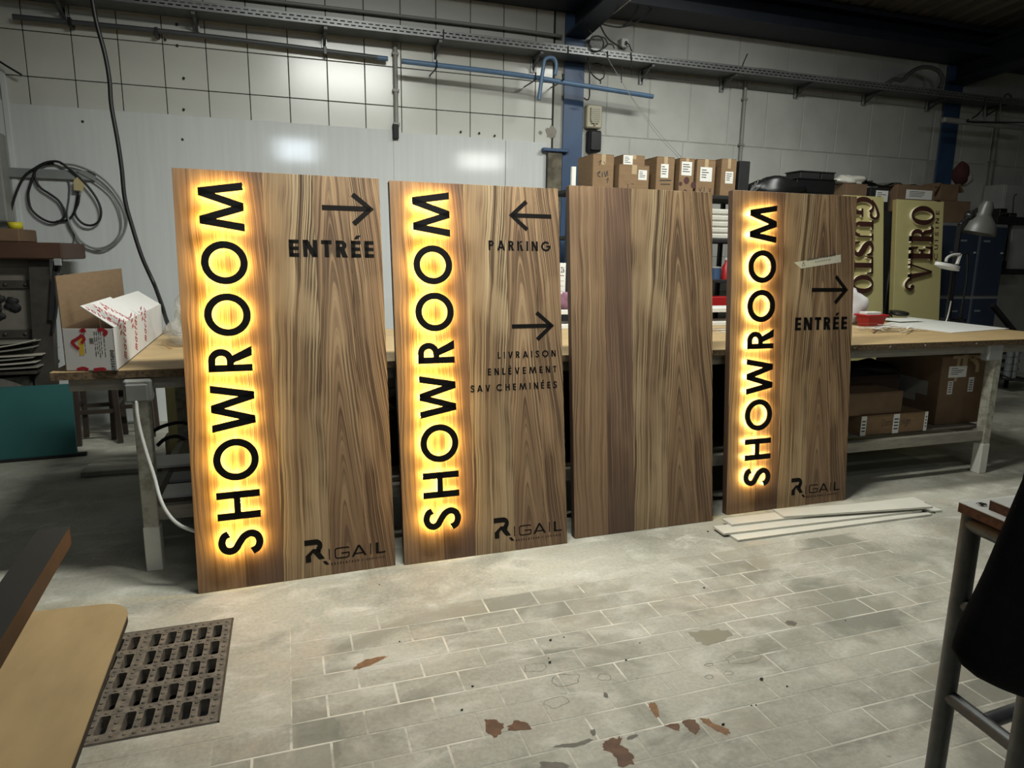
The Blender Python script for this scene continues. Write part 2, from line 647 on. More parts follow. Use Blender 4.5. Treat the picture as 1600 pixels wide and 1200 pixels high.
    if ch == '6':
        return [g_arc(.28, .3, .28, .3, 0, 360, s, 20), [((.02, .36), (.02 + t, .36)), ((.3, 1), (.3 + t * 1.1, 1))]], .56
    if ch == "'":
        return [g_bar(0, .7, s, 1)], s
    if ch == '-':
        return [g_bar(0, .4, .35, .4 + s)], .35
    # lower case, x-height .68
    if ch == 'o':
        return [g_arc(.34, .34, .34, .35, 0, 360, s, 20)], .68
    if ch == 'c':
        return [g_arc(.34, .34, .34, .35, 45, 315, s, 18)], .58
    if ch == 'a':
        return [g_arc(.34, .34, .34, .35, 0, 360, s, 20), g_bar(.68 - s, 0, .68, .68)], .68
    if ch == 'n':
        return [g_bar(0, 0, s, .68), g_arc(.28, .4, .28, .28, 0, 180, s, 12), g_bar(.56 - s, 0, .56, .4)], .56
    if ch == 'm':
        return [g_bar(0, 0, s, .68), g_arc(.24, .44, .24, .24, 0, 180, s, 10), g_bar(.48 - s, 0, .48, .44), g_arc(.48 + .24 - s, .44, .24, .24, 0, 180, s, 10), g_bar(.96 - 2 * s, 0, .96 - s, .44)], .96 - s
    if ch == 't':
        return [g_bar(.1, 0, .1 + s, .95), g_bar(0, .68 - s, .36, .68)], .36
    if ch == 'i':
        return [g_bar(0, 0, s, .68), g_bar(0, .82, s, .82 + s)], s
    if ch == 's':
        return [[((a[0] * .72, a[1] * .7), (b[0] * .72, b[1] * .7)) for a, b in g_path(SP, s * 1.3, 4)]], .44
    if ch == 'g':
        return [g_arc(.34, .34, .34, .35, 0, 360, s, 20), g_bar(.68 - s, -.05, .68, .68), g_arc(.34, -.05, .34, .25, 200, 360, s, 12)], .68
    return [], .42


def text_strips(txt, s, track=.2):
    """lay a line of text out from x = 0; returns strips and the total width"""
    x = 0.0
    out = []
    for i, ch in enumerate(txt):
        st, w = glyph(ch, s)
        for strip in st:
            out.append([((a[0] + x, a[1]), (b[0] + x, b[1])) for a, b in strip])
        x += w + track
    return out, x - track


def emit(mb, strips, f, d0, d1, mi=0, side_mi=None, back=False):
    """raise strips between depth d0 and d1; f(x, y, d) -> 3-D point. faces wound towards d1"""
    if side_mi is None:
        side_mi = mi
    for st in strips:
        n = len(st)
        vs = []
        for a, b in st:
            vs += [f(a[0], a[1], d1), f(b[0], b[1], d1), f(a[0], a[1], d0), f(b[0], b[1], d0)]
        top = [(4 * i, 4 * i + 1, 4 * i + 5, 4 * i + 4) for i in range(n - 1)]
        side = []
        for i in range(n - 1):
            side.append((4 * i, 4 * i + 4, 4 * i + 6, 4 * i + 2))
            side.append((4 * i + 1, 4 * i + 3, 4 * i + 7, 4 * i + 5))
        side.append((0, 2, 3, 1))
        k = 4 * (n - 1)
        side.append((k, k + 1, k + 3, k + 2))
        base = len(mb.v)
        mb.add(vs, top, mi)
        for fc in side:
            mb.f.append([base + i for i in fc])
            mb.mi.append(side_mi)
        if back:
            for i in range(n - 1):
                mb.f.append([base + j for j in (4 * i + 2, 4 * i + 6, 4 * i + 7, 4 * i + 3)])
                mb.mi.append(side_mi)
    return mb


def fit_text(mb, txt, s, x0, x1, y0, h, F, d0, d1, track=.2, mi=0, side_mi=None):
    st, w = text_strips(txt, s, 0)
    k = (x1 - x0) / w
    if len(txt) > 2 and h * w < (x1 - x0) and ' ' not in txt:
        # keep the letters' own proportions and open the spacing to fill the width
        st, w = text_strips(txt, s, ((x1 - x0) / h - w) / (len(txt) - 1))
        k = h
        if s >= .21:
            st, w = text_strips(txt, s, ((x1 - x0) / (h * 1.13) - text_strips(txt, s, 0)[1]) / (len(txt) - 1))
            k = h * 1.13
    elif len(txt) > 1:
        st, w = text_strips(txt, s, track)
        k = (x1 - x0) / w
    st = [[((x0 + a[0] * k, y0 + a[1] * h), (x0 + b[0] * k, y0 + b[1] * h)) for a, b in q] for q in st]
    emit(mb, st, F, d0, d1, mi, side_mi)
    return mb

# ------------------------------------------------------------------ shared materials
m_floor = concrete_floor().m
m_tile = tile_floor()
m_grout = grout_mat()
m_stain = M('rust_stain', (88, 62, 42), .5, var=.35, scale=30)
m_walltile = M('white_glazed_tile', (196, 197, 190), .22, var=.06, scale=2.2, spec=.5)
m_walljoint = M('dark_tile_joint', (52, 50, 46), .9)
m_block = M('painted_block', (190, 191, 184), .62, var=.10, scale=2.4, bump=.08, spec=.3)
m_blockjoint = M('block_joint', (172, 172, 165), .8, var=.1)
m_sheet = M('glossy_white_sheet', (204, 208, 207), .075, var=.04, scale=3, stretch=(8, 8, .4), spec=.55, bump=.03)
m_blue = M('blue_paint', (54, 78, 110), .45, var=.15, scale=3, bump=.05)
m_bluepipe = M('blue_pipe_plastic', (84, 112, 142), .4, var=.12, scale=4)
m_darkblue = M('dark_blue_steel', (28, 36, 48), .5, var=.2)
m_roof = M('roof_sheet', (96, 92, 84), .6, var=.15, scale=1.5)
m_galv = M('galvanised_steel', (168, 170, 170), .36, metal=.35, var=.15, scale=14)
m_dgalv = M('dull_galvanised', (92, 94, 94), .5, metal=.5, var=.15, scale=14)
m_cable = M('black_cable', (22, 22, 22), .5, var=.1)
m_gcable = M('grey_cable', (92, 94, 92), .55, var=.1)
m_clearhose = M('milky_grey_hose', (122, 126, 122), .35, var=.08)
m_wcable = M('white_cable', (214, 214, 208), .45, var=.04)
m_conduit = M('grey_conduit', (138, 138, 132), .5, var=.08)
m_ply = M('worn_plywood_top', (164, 140, 100), .55, var=.16, scale=5, stretch=(1, 6, 6), bump=.08)
m_osb = M('chipboard_edge', (112, 92, 66), .8, rgb2=(70, 56, 42), scale=60, bump=.3)
m_rail = M('grey_painted_wood', (136, 132, 120), .7, var=.18, scale=9, stretch=(1, 5, 5), bump=.1)
m_leg = M('flaking_white_leg', (176, 174, 160), .7, rgb2=(142, 138, 122), scale=22, bump=.15)
m_legw = M('clean_white_block', (214, 212, 202), .6, var=.05, scale=12)
m_black = M('black_acrylic', (13, 12, 11), .5, var=.05, spec=.2)
m_vinyl = M('black_vinyl', (17, 15, 13), .6, var=.05, spec=.15)
m_body = M('panel_edge_walnut', (70, 50, 37), .55, var=.25, scale=20, stretch=(8, 8, .5))
m_card = M('cardboard', (124, 100, 72), .85, var=.10, scale=9, stretch=(1, 1, 6), bump=.06)
m_card2 = M('dull_cardboard', (110, 88, 66), .85, var=.12, scale=8, bump=.06)
m_carddk = M('cardboard_inside', (104, 80, 56), .9, var=.1)
m_paper = M('paper_label', (214, 214, 208), .7, var=.03)
m_ink = M('print_ink', (44, 42, 42), .7)
m_tape = M('clear_tape', (170, 150, 120), .25, var=.1)
m_white = M('white_laminate', (216, 216, 210), .45, var=.03, scale=4)
m_plastic = M('cloudy_plastic_film', (196, 194, 184), .25, var=.08, scale=9, bump=.35, spec=.7)
m_bagfilm = M('clear_bag_film', (200, 196, 184), .2, var=.1, scale=9, bump=.5, spec=.8)
m_bagfilm.node_tree.nodes['Principled BSDF'].inputs['Alpha'].default_value = .42
m_blk = M('matt_black', (24, 24, 25), .7, var=.2, scale=9)
m_blkplastic = M('black_plastic', (20, 20, 21), .4, var=.1)
m_iron = M('dark_iron', (58, 54, 48), .6, var=.3, scale=9, bump=.15)
m_red = M('red_plastic', (158, 26, 30), .4, var=.06)
m_cream = M('cream_sign_face', (176, 167, 116), .5, var=.03, scale=3)
m_creamedge = M('cream_sign_edge', (150, 138, 88), .6, var=.05)
m_brownletter = M('brown_letter_face', (58, 34, 28), .4, var=.08)
m_paleletter = M('pale_letter_side', (226, 220, 194), .6, var=.05)
m_locker = M('blue_locker_door', (44, 55, 72), .42, var=.08)
m_lockframe = M('grey_locker_frame', (120, 122, 122), .5, var=.08)
m_teal = M('teal_board_face', (36, 90, 88), .6, var=.06, scale=2)
m_steel = M('grey_steel_tube', (90, 92, 92), .42, metal=.35, var=.22, scale=18, bump=.06)
m_brownboard = M('brown_chipboard_edge', (104, 66, 44), .75, rgb2=(74, 46, 32), scale=70, bump=.3)

# ------------------------------------------------------------------ the room
YW = 7.0        # back wall
YT = 3.58       # front edge of the work tables
ZT = 1.04       # their height

# floor: slab, sunken bed under the tiles, pit under the drain grate
PIT = (-1.02, -.285, 2.285, 3.005)
floor_o = thing('floor', 'grey concrete workshop floor with pale jointed cement tiles', None, kind='structure')
xs = [-5, -1.4, PIT[0], PIT[1], -.05, 1.62, 3.166, 12]
ys = [-7, .6, 2.202, PIT[2], 2.847, 2.976, PIT[3], 7.2]
ys = sorted(ys)


def in_tiles(x, y):
    if not (.6 < y < 2.976 and -1.4 < x < 3.166):
        return False
    if x < -.05:
        return y < 2.202
    if x < 1.62:
        return y < 2.847
    return True


mbs, mbg, mbp = MB(), MB(), MB()
for i in range(len(xs) - 1):
    for j in range(len(ys) - 1):
        x0, x1, y0, y1 = xs[i], xs[i + 1], ys[j], ys[j + 1]
        cx, cy = (x0 + x1) / 2, (y0 + y1) / 2
        if PIT[0] < cx < PIT[1] and PIT[2] < cy < PIT[3]:
            continue
        if in_tiles(cx, cy):
            mbg.box((x0, y0, -.08), (x1, y1, -.0007))
        else:
            mbs.box((x0, y0, -.08), (x1, y1, 0))
mbp.box((PIT[0] - .05, PIT[2] - .05, -.42), (PIT[1] + .05, PIT[3] + .05, -.38))
for a, b in (((PIT[0] - .05, PIT[2] - .05), (PIT[0], PIT[3] + .05)), ((PIT[1], PIT[2] - .05), (PIT[1] + .05, PIT[3] + .05)), ((PIT[0], PIT[2] - .05), (PIT[1], PIT[2])), ((PIT[0], PIT[3]), (PIT[1], PIT[3] + .05))):
    mbp.box((*a, -.4), (*b, -.081))
mbs.build('slab', m_floor, floor_o)
mbg.build('tile_bed', m_grout, floor_o)
mbp.build('drain_pit', m_blk, floor_o)

TP, TL = .1290, .2465
tile_me = {}


def floor_tile(x0, x1, y0, y1):
    g = .0034
    w, d = x1 - x0 - 2 * g, y1 - y0 - 2 * g
    if w < .03:
        return
    key = (round(w, 3), round(d, 3))
    if key not in tile_me:
        mb = MB()
        c = .0012
        mb.add([(-w / 2, -d / 2, -.003), (w / 2, -d / 2, -.003), (w / 2, d / 2, -.003), (-w / 2, d / 2, -.003),
                (-w / 2 + c, -d / 2 + c, 0), (w / 2 - c, -d / 2 + c, 0), (w / 2 - c, d / 2 - c, 0), (-w / 2 + c, d / 2 - c, 0)],
               [(4, 5, 6, 7), (0, 1, 5, 4), (1, 2, 6, 5), (2, 3, 7, 6), (3, 0, 4, 7)])
        o = mb.build('tile', m_tile, floor_o, local=True)
        tile_me[key] = o.data
    else:
        o = bpy.data.objects.new('tile', tile_me[key])
        COL.objects.link(o)
        o.parent = floor_o
    o.location = ((x0 + x1) / 2, (y0 + y1) / 2, random.uniform(-.0002, .0002))


trnd = random.Random(12)
for r in range(-4, 15):
    y1 = 2.976 - r * TP
    y0 = y1 - TP
    if r < 0 or y0 < .78:
        continue
    off = .196 if r % 2 == 0 else .196 + TL / 2 + .003
    cy = (y0 + y1) / 2
    lim = 3.166
    low = -.05 if cy > 2.2 else -1.4
    if cy > 2.847:
        low = 1.62
    k = -8
    while True:
        a = off + k * TL
        b = a + TL
        k += 1
        if trnd.random() < .16:
            b += TL
            k += 1
        if a > lim:
            break
        a2, b2 = max(a, low), min(b, lim)
        if b2 - a2 > .02:
            floor_tile(a2, b2, y0, y1)


def stain(pts_px, name='stain', seed=0, mat=None):
    """a dried rusty patch: thin irregular sheet lying on the floor"""
    P = [flat(*p, 0) for p in pts_px]
    rnd = random.Random(seed)
    Q = catmull([(p.x, p.y, 0) for p in P], 5, True)
    c = sum(Q, Vector()) / len(Q)
    R = []
    for q in Q:
        k = 1 + rnd.uniform(-.17, .15)
        R.append(c + (q - c) * k)
    mb = MB()
    n = len(R)
    mb.add([(p.x, p.y, .0004) for p in R] + [(c.x, c.y, .0007)], [(i, (i + 1) % n, n) for i in range(n)])
    mb.build(name, mat or m_stain, floor_o)


m_stain2 = M('umber_stain', (120, 88, 58), .6, var=.25, scale=40)
m_stain3 = M('grey_oil_stain', (98, 94, 84), .55, var=.2, scale=30)
stain([(757, 1128), (768, 1124), (786, 1131), (782, 1147), (765, 1150)], seed=1)
stain([(794, 1136), (806, 1126), (826, 1131), (828, 1139), (812, 1142), (795, 1141)], seed=2)
stain([(942, 1160), (962, 1152), (972, 1153), (968, 1163), (982, 1172), (992, 1190), (968, 1196), (962, 1182), (945, 1172)], seed=3)
stain([(1040, 1133), (1058, 1130), (1062, 1142), (1056, 1141), (1043, 1136)], seed=4)
stain([(1066, 1128), (1086, 1126), (1093, 1140), (1086, 1148), (1076, 1140)], seed=5)
stain([(1095, 1124), (1106, 1122), (1114, 1130), (1139, 1140), (1136, 1148), (1122, 1143), (1106, 1134)], seed=6, mat=m_stain2)
stain([(1013, 1100), (1024, 1098), (1030, 1112), (1028, 1122), (1017, 1110)], seed=7, mat=m_stain2)
stain([(552, 1045), (566, 1033), (600, 1025), (602, 1029), (572, 1042), (556, 1046)], seed=8, mat=m_stain2)
stain([(862, 1168), (876, 1163), (905, 1160), (924, 1153), (922, 1158), (905, 1166), (880, 1168)], seed=9, mat=m_stain3)
stain([(922, 1142), (929, 1140), (931, 1147), (926, 1150)], seed=10, mat=m_stain3)
stain([(980, 1152), (994, 1147), (996, 1151), (984, 1156)], seed=11, mat=m_stain3)
stain([(842, 1192), (868, 1190), (888, 1196), (884, 1204), (850, 1206)], seed=12, mat=m_stain3)
stain([(944, 1082), (950, 1085), (949, 1091), (943, 1088)], seed=13, mat=m_stain3)
stain([(1228, 970), (1244, 972), (1242, 978), (1230, 976)], seed=14, mat=m_stain3)
stain([(1078, 988), (1130, 984), (1140, 996), (1112, 1007), (1090, 1002)], seed=15, mat=M('olive_damp_patch', (134, 130, 112), .6, var=.1))

# crumbs and chips of debris on the floor
rnd = random.Random(9)
mb = MB()
for px, py in ((739, 1073), (624, 1003), (1100, 919), (978, 1032), (1321, 970), (1190, 1062), (1174, 1103), (1181, 1102), (857, 1029), (859, 1036), (722, 1110), (860, 1001), (1230, 1073), (1395, 790), (1000, 1005), (881, 996), (1130, 1133), (593, 914), (1460, 802), (1106, 831)):
    p = flat(px, py, 0)
    r = rnd.uniform(.003, .007)
    mb.blob((p.x, p.y, r * .5), r, r * rnd.uniform(.5, 1), r * .6, .3, 6, 4, rnd.randint(0, 99))
tag(mb.build('floor_debris', M('dark_debris', (48, 44, 38), .9), kind='stuff'), 'small dark crumbs and chips strewn over the floor tiles', 'debris')
# dried rings of spilled liquid: thin dark outlines
for k, (px, py, a, b) in enumerate(((870, 1097, .045, .03), (944, 1058, .03, .022), (836, 1043, .05, .03), (1108, 1039, .018, .012), (1138, 1052, .02, .014), (1108, 1058, .018, .012), (884, 1062, .06, .035), (1160, 1028, .075, .035))):
    p = flat(px, py, 0)
    pts = []
    for i in range(14):
        an = 2 * PI * i / 14
        w = 1 + rnd.uniform(-.18, .18)
        pts.append((p.x + a * w * math.cos(an), p.y + b * w * math.sin(an), 0))
    Q = catmull(pts, 4, True)
    mb = MB()
    n = len(Q)
    c = sum(Q, Vector()) / n
    vs = [(q.x, q.y, .0005) for q in Q] + [tuple((q + (c - q).normalized() * rnd.uniform(.0012, .0035)).xy) + (.0005,) for q in Q]
    mb.add(vs, [(i, (i + 1) % n, n + (i + 1) % n, n + i) for i in range(n)])
    mb.build('ring_mark', m_stain3, floor_o)

# back wall: dark-jointed glazed tiles left of the first column, painted blocks right of it
wall_o = thing('wall_back', 'white back wall of the workshop, glazed tiles left and painted blocks right', None, kind='structure')
wb = MB()
wb.box((-4.6, YW + .012, 0), (2.76, YW + .2, 4.6))
wb.build('tile_backing', m_walljoint, wall_o)
wb = MB()
wb.box((2.76, YW + .006, 0), (12, YW + .2, 4.6))
wb.build('block_backing', m_blockjoint, wall_o)
XJ, XP, ZJ, ZP = .811, .347, 3.014, .358
tm = None
for i in range(-11, 6):
    for j in range(-1, 4):
        x0 = XJ + i * XP
        x1 = min(x0 + XP, 2.74)
        z0 = ZJ + j * ZP
        z1 = min(z0 + ZP, 4.3)
        if x1 - x0 < .03:
            continue
        full = abs(x1 - x0 - XP) < 1e-4 and abs(z1 - z0 - ZP) < 1e-4
        g = .0035
        if not full or tm is None:
            mb = MB()
            w, h = (x1 - x0) / 2 - g, (z1 - z0) / 2 - g
            mb.rbox((-w, 0, -h), (w, .012, h), .003)
            o = mb.build('tile', m_walltile, wall_o, local=True)
            if full:
                tm = o.data
        else:
            o = bpy.data.objects.new('tile', tm)
            COL.objects.link(o)
            o.parent = wall_o
        o.location = ((x0 + x1) / 2, YW, (z0 + z1) / 2)
        o.rotation_euler = (random.uniform(-.004, .004), 0, random.uniform(-.004, .004))
rows = [(1.615, 2.25, .675, 2.3), (2.25, 2.885, .675, 2.3 + .01), (2.885, 3.52, .515, 2.85), (3.52, 4.2, .675, 2.30)]
for z0, z1, pw, st in rows:
    x = st
    while x < 11.5:
        a, b = max(x, 2.98), x + pw
        x += pw
        if b - a < .06:
            continue
        if a < 7.97 < b:
            b = 7.97 if 7.97 - a > .1 else b
        mb = MB()
        mb.rbox((a + .006, YW, z0 + .006), (b - .006, YW + .02, z1 - .006), .005)
        mb.build('block', m_block, wall_o)
mb = MB()
mb.box((2.98, YW, 0), (11.6, YW + .02, 1.615))
mb.build('lower_render', m_block, wall_o)
# glossy sheets cladding the lower part of the tiled bay
zs = 2.79
xjoint = deep(618, 240, YW).x
mb = MB()
mb.rbox((-4.5, YW - .012, 0), (deep(28, 300, YW).x - .02, YW - .002, zs + .02), .002)
mb.build('cladding_sheet', m_sheet, wall_o)
mb = MB()
mb.rbox((deep(28, 300, YW).x, YW - .012, 0), (xjoint - .02, YW - .002, zs), .002)
mb.build('cladding_sheet', m_sheet, wall_o)
mb = MB()
mb.rbox((xjoint + .02, YW - .012, 0), (deep(790, 220, YW).x - .004, YW - .002, zs - .015), .002)
mb.build('cladding_sheet', m_sheet, wall_o)
mb = MB()
mb.rbox((deep(790, 220, YW).x, YW - .014, 0), (deep(853, 240, YW).x, YW - .002, zs - .02), .002)
mb.build('cladding_sheet', m_sheet, wall_o)
for xx, z0 in ((deep(28, 300, YW).x - .01, 3.05), (xjoint, zs + .02)):
    mb = MB()
    mb.rbox((xx - .022, YW - .02, 0), (xx + .022, YW - .002, z0), .004)
    mb.build('joint_profile', m_sheet, wall_o)
# small drill holes left in the tiles and sheets
for px, py in ((276, 38), (258, 62), (277, 71), (287, 122), (287, 171), (285, 218), (129, 190), (773, 212), (720, 206), (749, 208)):
    p = deep(px, py, YW - .0135)
    mb = MB()
    mb.lathe([(.0, -.001), (.012, 0), (.009, .004), (0, .001)], 8, axis=Matrix.Translation(p) @ Matrix.Rotation(PI / 2, 4, 'X'))
    mb.build('drill_hole', m_walljoint, wall_o)
p = deep(861, 207, YW - .002)
mb = MB()
mb.blob((p.x, YW - .001, p.z), .06, .004, .055, .25, 14, 8, 4)
mb.blob((p.x - .12, YW - .001, p.z - .01), .02, .004, .018, .25, 10, 6, 5)
mb.build('bare_plaster_patch', M('bare_plaster', (138, 134, 124), .9), wall_o)

# remaining shell, mostly behind the camera
def shell(name, a, b, mat):
    mb = MB()
    mb.box(a, b)
    return mb.build(name, mat, kind='structure', label=None)


m_dim = M('dim_rendered_wall', (88, 86, 80), .8)
shell('wall_left', (-5, -7, 0), (-4.6, 7.2, 5.6), m_dim)
shell('wall_right', (11.6, -7, 0), (12, 7.2, 5.6), m_dim)
shell('wall_front', (-5, -7.4, 0), (12, -7, 6), m_dim)

# corrugated roof sloping down to the eave
mb = MB()
prof = []
x = -5.0
while x < 12:
    prof += [(x, 0), (x + .14, 0), (x + .17, .04), (x + .22, .04)]
    x += .25
n = len(prof)
za, zb = 4.42, 5.5
vs = [(p[0], 7.2, za + p[1]) for p in prof] + [(p[0], -7.2, zb + p[1]) for p in prof]
vs += [(p[0], 7.2, za + p[1] + .03) for p in prof] + [(p[0], -7.2, zb + p[1] + .03) for p in prof]
fs = [(i, i + 1, n + i + 1, n + i) for i in range(n - 1)] + [(2 * n + i, 3 * n + i, 3 * n + i + 1, 2 * n + i + 1) for i in range(n - 1)]
mb.add(vs, fs)
mb.build('ceiling', m_roof, kind='structure')

# steel frame: eave beam, two columns with their rafters
mb = MB()
mb.box((-4.6, 6.51, 4.06), (11.6, YW, 4.15))
mb.box((-4.6, 6.84, 4.15), (11.6, 6.88, 4.40))
mb.box((-4.6, 6.70, 4.38), (11.6, YW, 4.43))
mb.build('eave_beam', m_darkblue, kind='structure')
for xa, xb, nm in ((deep(881, 150, 6.97).x, deep(912, 150, 6.97).x, 'a'), (deep(1471, 200, 6.97).x, deep(1497, 200, 6.97).x, 'b')):
    col_o = thing('steel_column', 'blue painted steel column, %s' % ('between the tiled and the block wall bays' if nm == 'a' else 'at the far right behind the lockers'), None, (xa, 6.97, 0), kind='structure')
    mb = MB()
    mb.rbox((xa, 6.968, 0), (xb, 6.986, 4.05), .003)
    mb.box(((xa + xb) / 2 - .012, 6.986, 0), ((xa + xb) / 2 + .012, YW + .004, 4.05))
    mb.build('column_profile', m_blue, col_o)
    mb = MB()
    sl = (zb - za) / 14.4
    zr = 3.82
    for dz0, dz1, w in ((0, .025, .5), (.025, .33, .05), (.33, .36, .5)):
        hw = (xb - xa) * w
        xm = (xa + xb) / 2
        y0, y1 = 6.98, -6.9
        mb.add([(xm - hw, y0, zr + dz0), (xm + hw, y0, zr + dz0), (xm + hw, y0, zr + dz1), (xm - hw, y0, zr + dz1),
                (xm - hw, y1, zr + dz0 + sl * 13.8), (xm + hw, y1, zr + dz0 + sl * 13.8), (xm + hw, y1, zr + dz1 + sl * 13.8), (xm - hw, y1, zr + dz1 + sl * 13.8)],
               [(0, 1, 2, 3), (7, 6, 5, 4), (0, 4, 5, 1), (1, 5, 6, 2), (2, 6, 7, 3), (3, 7, 4, 0)])
    mb.build('rafter', m_darkblue, col_o)

# ------------------------------------------------------------------ the four sign panels
def stave_mats():
    L = []
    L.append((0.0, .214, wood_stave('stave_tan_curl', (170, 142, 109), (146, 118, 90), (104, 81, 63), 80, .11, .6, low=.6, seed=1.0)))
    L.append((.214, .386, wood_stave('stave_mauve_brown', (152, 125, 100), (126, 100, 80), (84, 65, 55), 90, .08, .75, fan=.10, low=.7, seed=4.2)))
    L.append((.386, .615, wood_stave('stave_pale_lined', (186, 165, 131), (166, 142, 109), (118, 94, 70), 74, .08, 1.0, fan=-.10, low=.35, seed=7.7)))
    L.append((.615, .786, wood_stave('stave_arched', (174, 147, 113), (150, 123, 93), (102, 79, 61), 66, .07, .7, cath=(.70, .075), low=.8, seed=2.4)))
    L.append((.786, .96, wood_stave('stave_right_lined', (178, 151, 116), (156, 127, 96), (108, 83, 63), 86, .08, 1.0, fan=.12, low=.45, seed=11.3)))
    return L


STAVES = stave_mats()
PANELS = [(.9397, 1.9895, -.4585, 3.2792, .0385, .1296), (.9270, 1.9856, .5254, 3.3014, .0134, .1378), (.9307, 2.0019, 1.5176, 3.3575, .0094, .1155), (.9516, 2.0172, 2.5923, 3.4217, .0073, .0862)]
LETTERS = [('S', .175, .292), ('H', .347, .482), ('O', .534, .733), ('W', .767, .989), ('R', 1.05, 1.165), ('O', 1.216, 1.415), ('O', 1.457, 1.656), ('M', 1.702, 1.928)]
m_led = emission('warm_led', (1.0, .63, .13), 82.0)
m_leddot = emission('warm_led_bead', (1.0, .74, .28), 420.0)
m_led4 = emission('warm_led_dim', (1.0, .64, .14), 40.0)


def panel_frame(q):
    w, h, x, y, a, l = q
    u = Vector((math.cos(a), math.sin(a), 0))
    nb = Vector((-u.y, u.x, 0))
    up = nb * math.sin(l) + Vector((0, 0, math.cos(l)))
    bk = up.cross(u)
    if bk.y < 0:
        bk = -bk
    return Matrix(((u.x, bk.x, up.x, x), (u.y, bk.y, up.y, y), (u.z, bk.z, up.z, 0), (0, 0, 0, 1)))


def F_panel(x, y, d):      # lettering lying on a panel face: d metres proud of it
    return Vector((x, -d, y))


def arrow_strips(tail, tip, y, a, b, t):
    """shaft from tail to tip, two head strokes ending at heights y+a and y-b"""
    sgn = 1 if tip > tail else -1
    hx = tip - sgn * .095
    e = t * .5
    body = [[((tail, y - e), (tail, y + e)), ((tip - sgn * t * .7, y - e), (tip - sgn * t * .7, y + e))]]
    for s, ln in ((1, a), (-1, b)):
        d = Vector((hx - tip, s * ln, 0)).normalized()
        nrm = Vector((-d.y, d.x, 0)) * (t * .5)
        if nrm.x * sgn < 0:
            nrm = -nrm
        # outer edge runs through the tip
        p0 = Vector((tip, y, 0))
        p1 = Vector((hx, y + s * ln, 0))
        q0 = Vector((tip - sgn * t * 1.42, y, 0))
        q1 = p1 - nrm * 2
        body.append([((p0.x, p0.y), (q0.x, q0.y)), ((p1.x, p1.y), (q1.x, q1.y))])
    return body


def logo(panel, u0, v0, nm):
    """heavy R mark with the thin wordmark and its tagline"""
    kx, ky = .096, .113
    T = lambda pts: [(u0 + x * kx, v0 + y * ky) for x, y in pts]
    mb = MB()
    f0, f1 = (lambda x, y: F_panel(x, y, 0.0)), (lambda x, y: F_panel(x, y, .0012))
    for pl in ([(0, .76), (.56, .76), (.56, 1), (0, 1)], [(.34, .40), (.80, .40), (.80, .57), (.40, .57)], [(.03, 0), (.30, 0), (.30, .27), (.42, .42), (.46, .57), (.40, .57), (.03, .29)], [(.42, .40), (.70, .08), (1.0, .08), (.74, .42)], [(.88, -.03), (1.04, -.03), (1.20, -.20), (1.02, -.20)]):
        mb.prism(T(pl), f0, f1)
    arc = g_arc(.56, .70, .34, .30, -75, 90, .24, 14)
    emit(mb, [[T([a, b]) for a, b in arc]], F_panel, 0, .0012)
    mb.build('logo_mark', m_vinyl, panel, local=True)
    mb = MB()
    b, h = v0 - .001, .057
    du = u0 - .4905
    for ch, a, c in (('I', .606, .611), ('G', .635, .708), ('A', .718, .794), ('I', .8125, .8175), ('L', .842, .891)):
        if ch == 'G':
            st = [[(Q[0], Q[1]) for Q in s] for s in [g_arc(.2, .8, .2, .2, 90, 180, .1, 6), g_arc(.2, .2, .2, .2, 180, 270, .1, 6), g_bar(0, .2, .075, .8), g_bar(.2, .9, .85, 1.0), g_arc(.85, .85, .15, .15, 0, 90, .1, 5), g_bar(.2, 0, .85, .1), g_arc(.8, .2, .2, .2, -90, 0, .1, 6), g_bar(.925, .2, 1, .5), g_bar(.45, .42, 1, .52)]]
            st = [[((a + du + p[0] * (c - a), b + p[1] * h), (a + du + q[0] * (c - a), b + q[1] * h)) for p, q in s] for s in st]
            emit(mb, st, F_panel, 0, .001)
        else:
            fit_text(mb, ch, .125 if ch != 'I' else .12, a + du, c + du, b, h, F_panel, 0, .001)
    mb.build('logo_lettering', m_vinyl, panel, local=True)
    mb = MB()
    fit_text(mb, 'RÉVÉLATEUR', .2, .616 + du, .753 + du, v0 - .029, .0105, F_panel, 0, .0008, .25)
    fit_text(mb, "D'AMBIANCE", .09, .768 + du, .885 + du, v0 - .029, .0105, F_panel, 0, .0008, .25)
    mb.build('tagline_lettering', m_vinyl, panel, local=True)


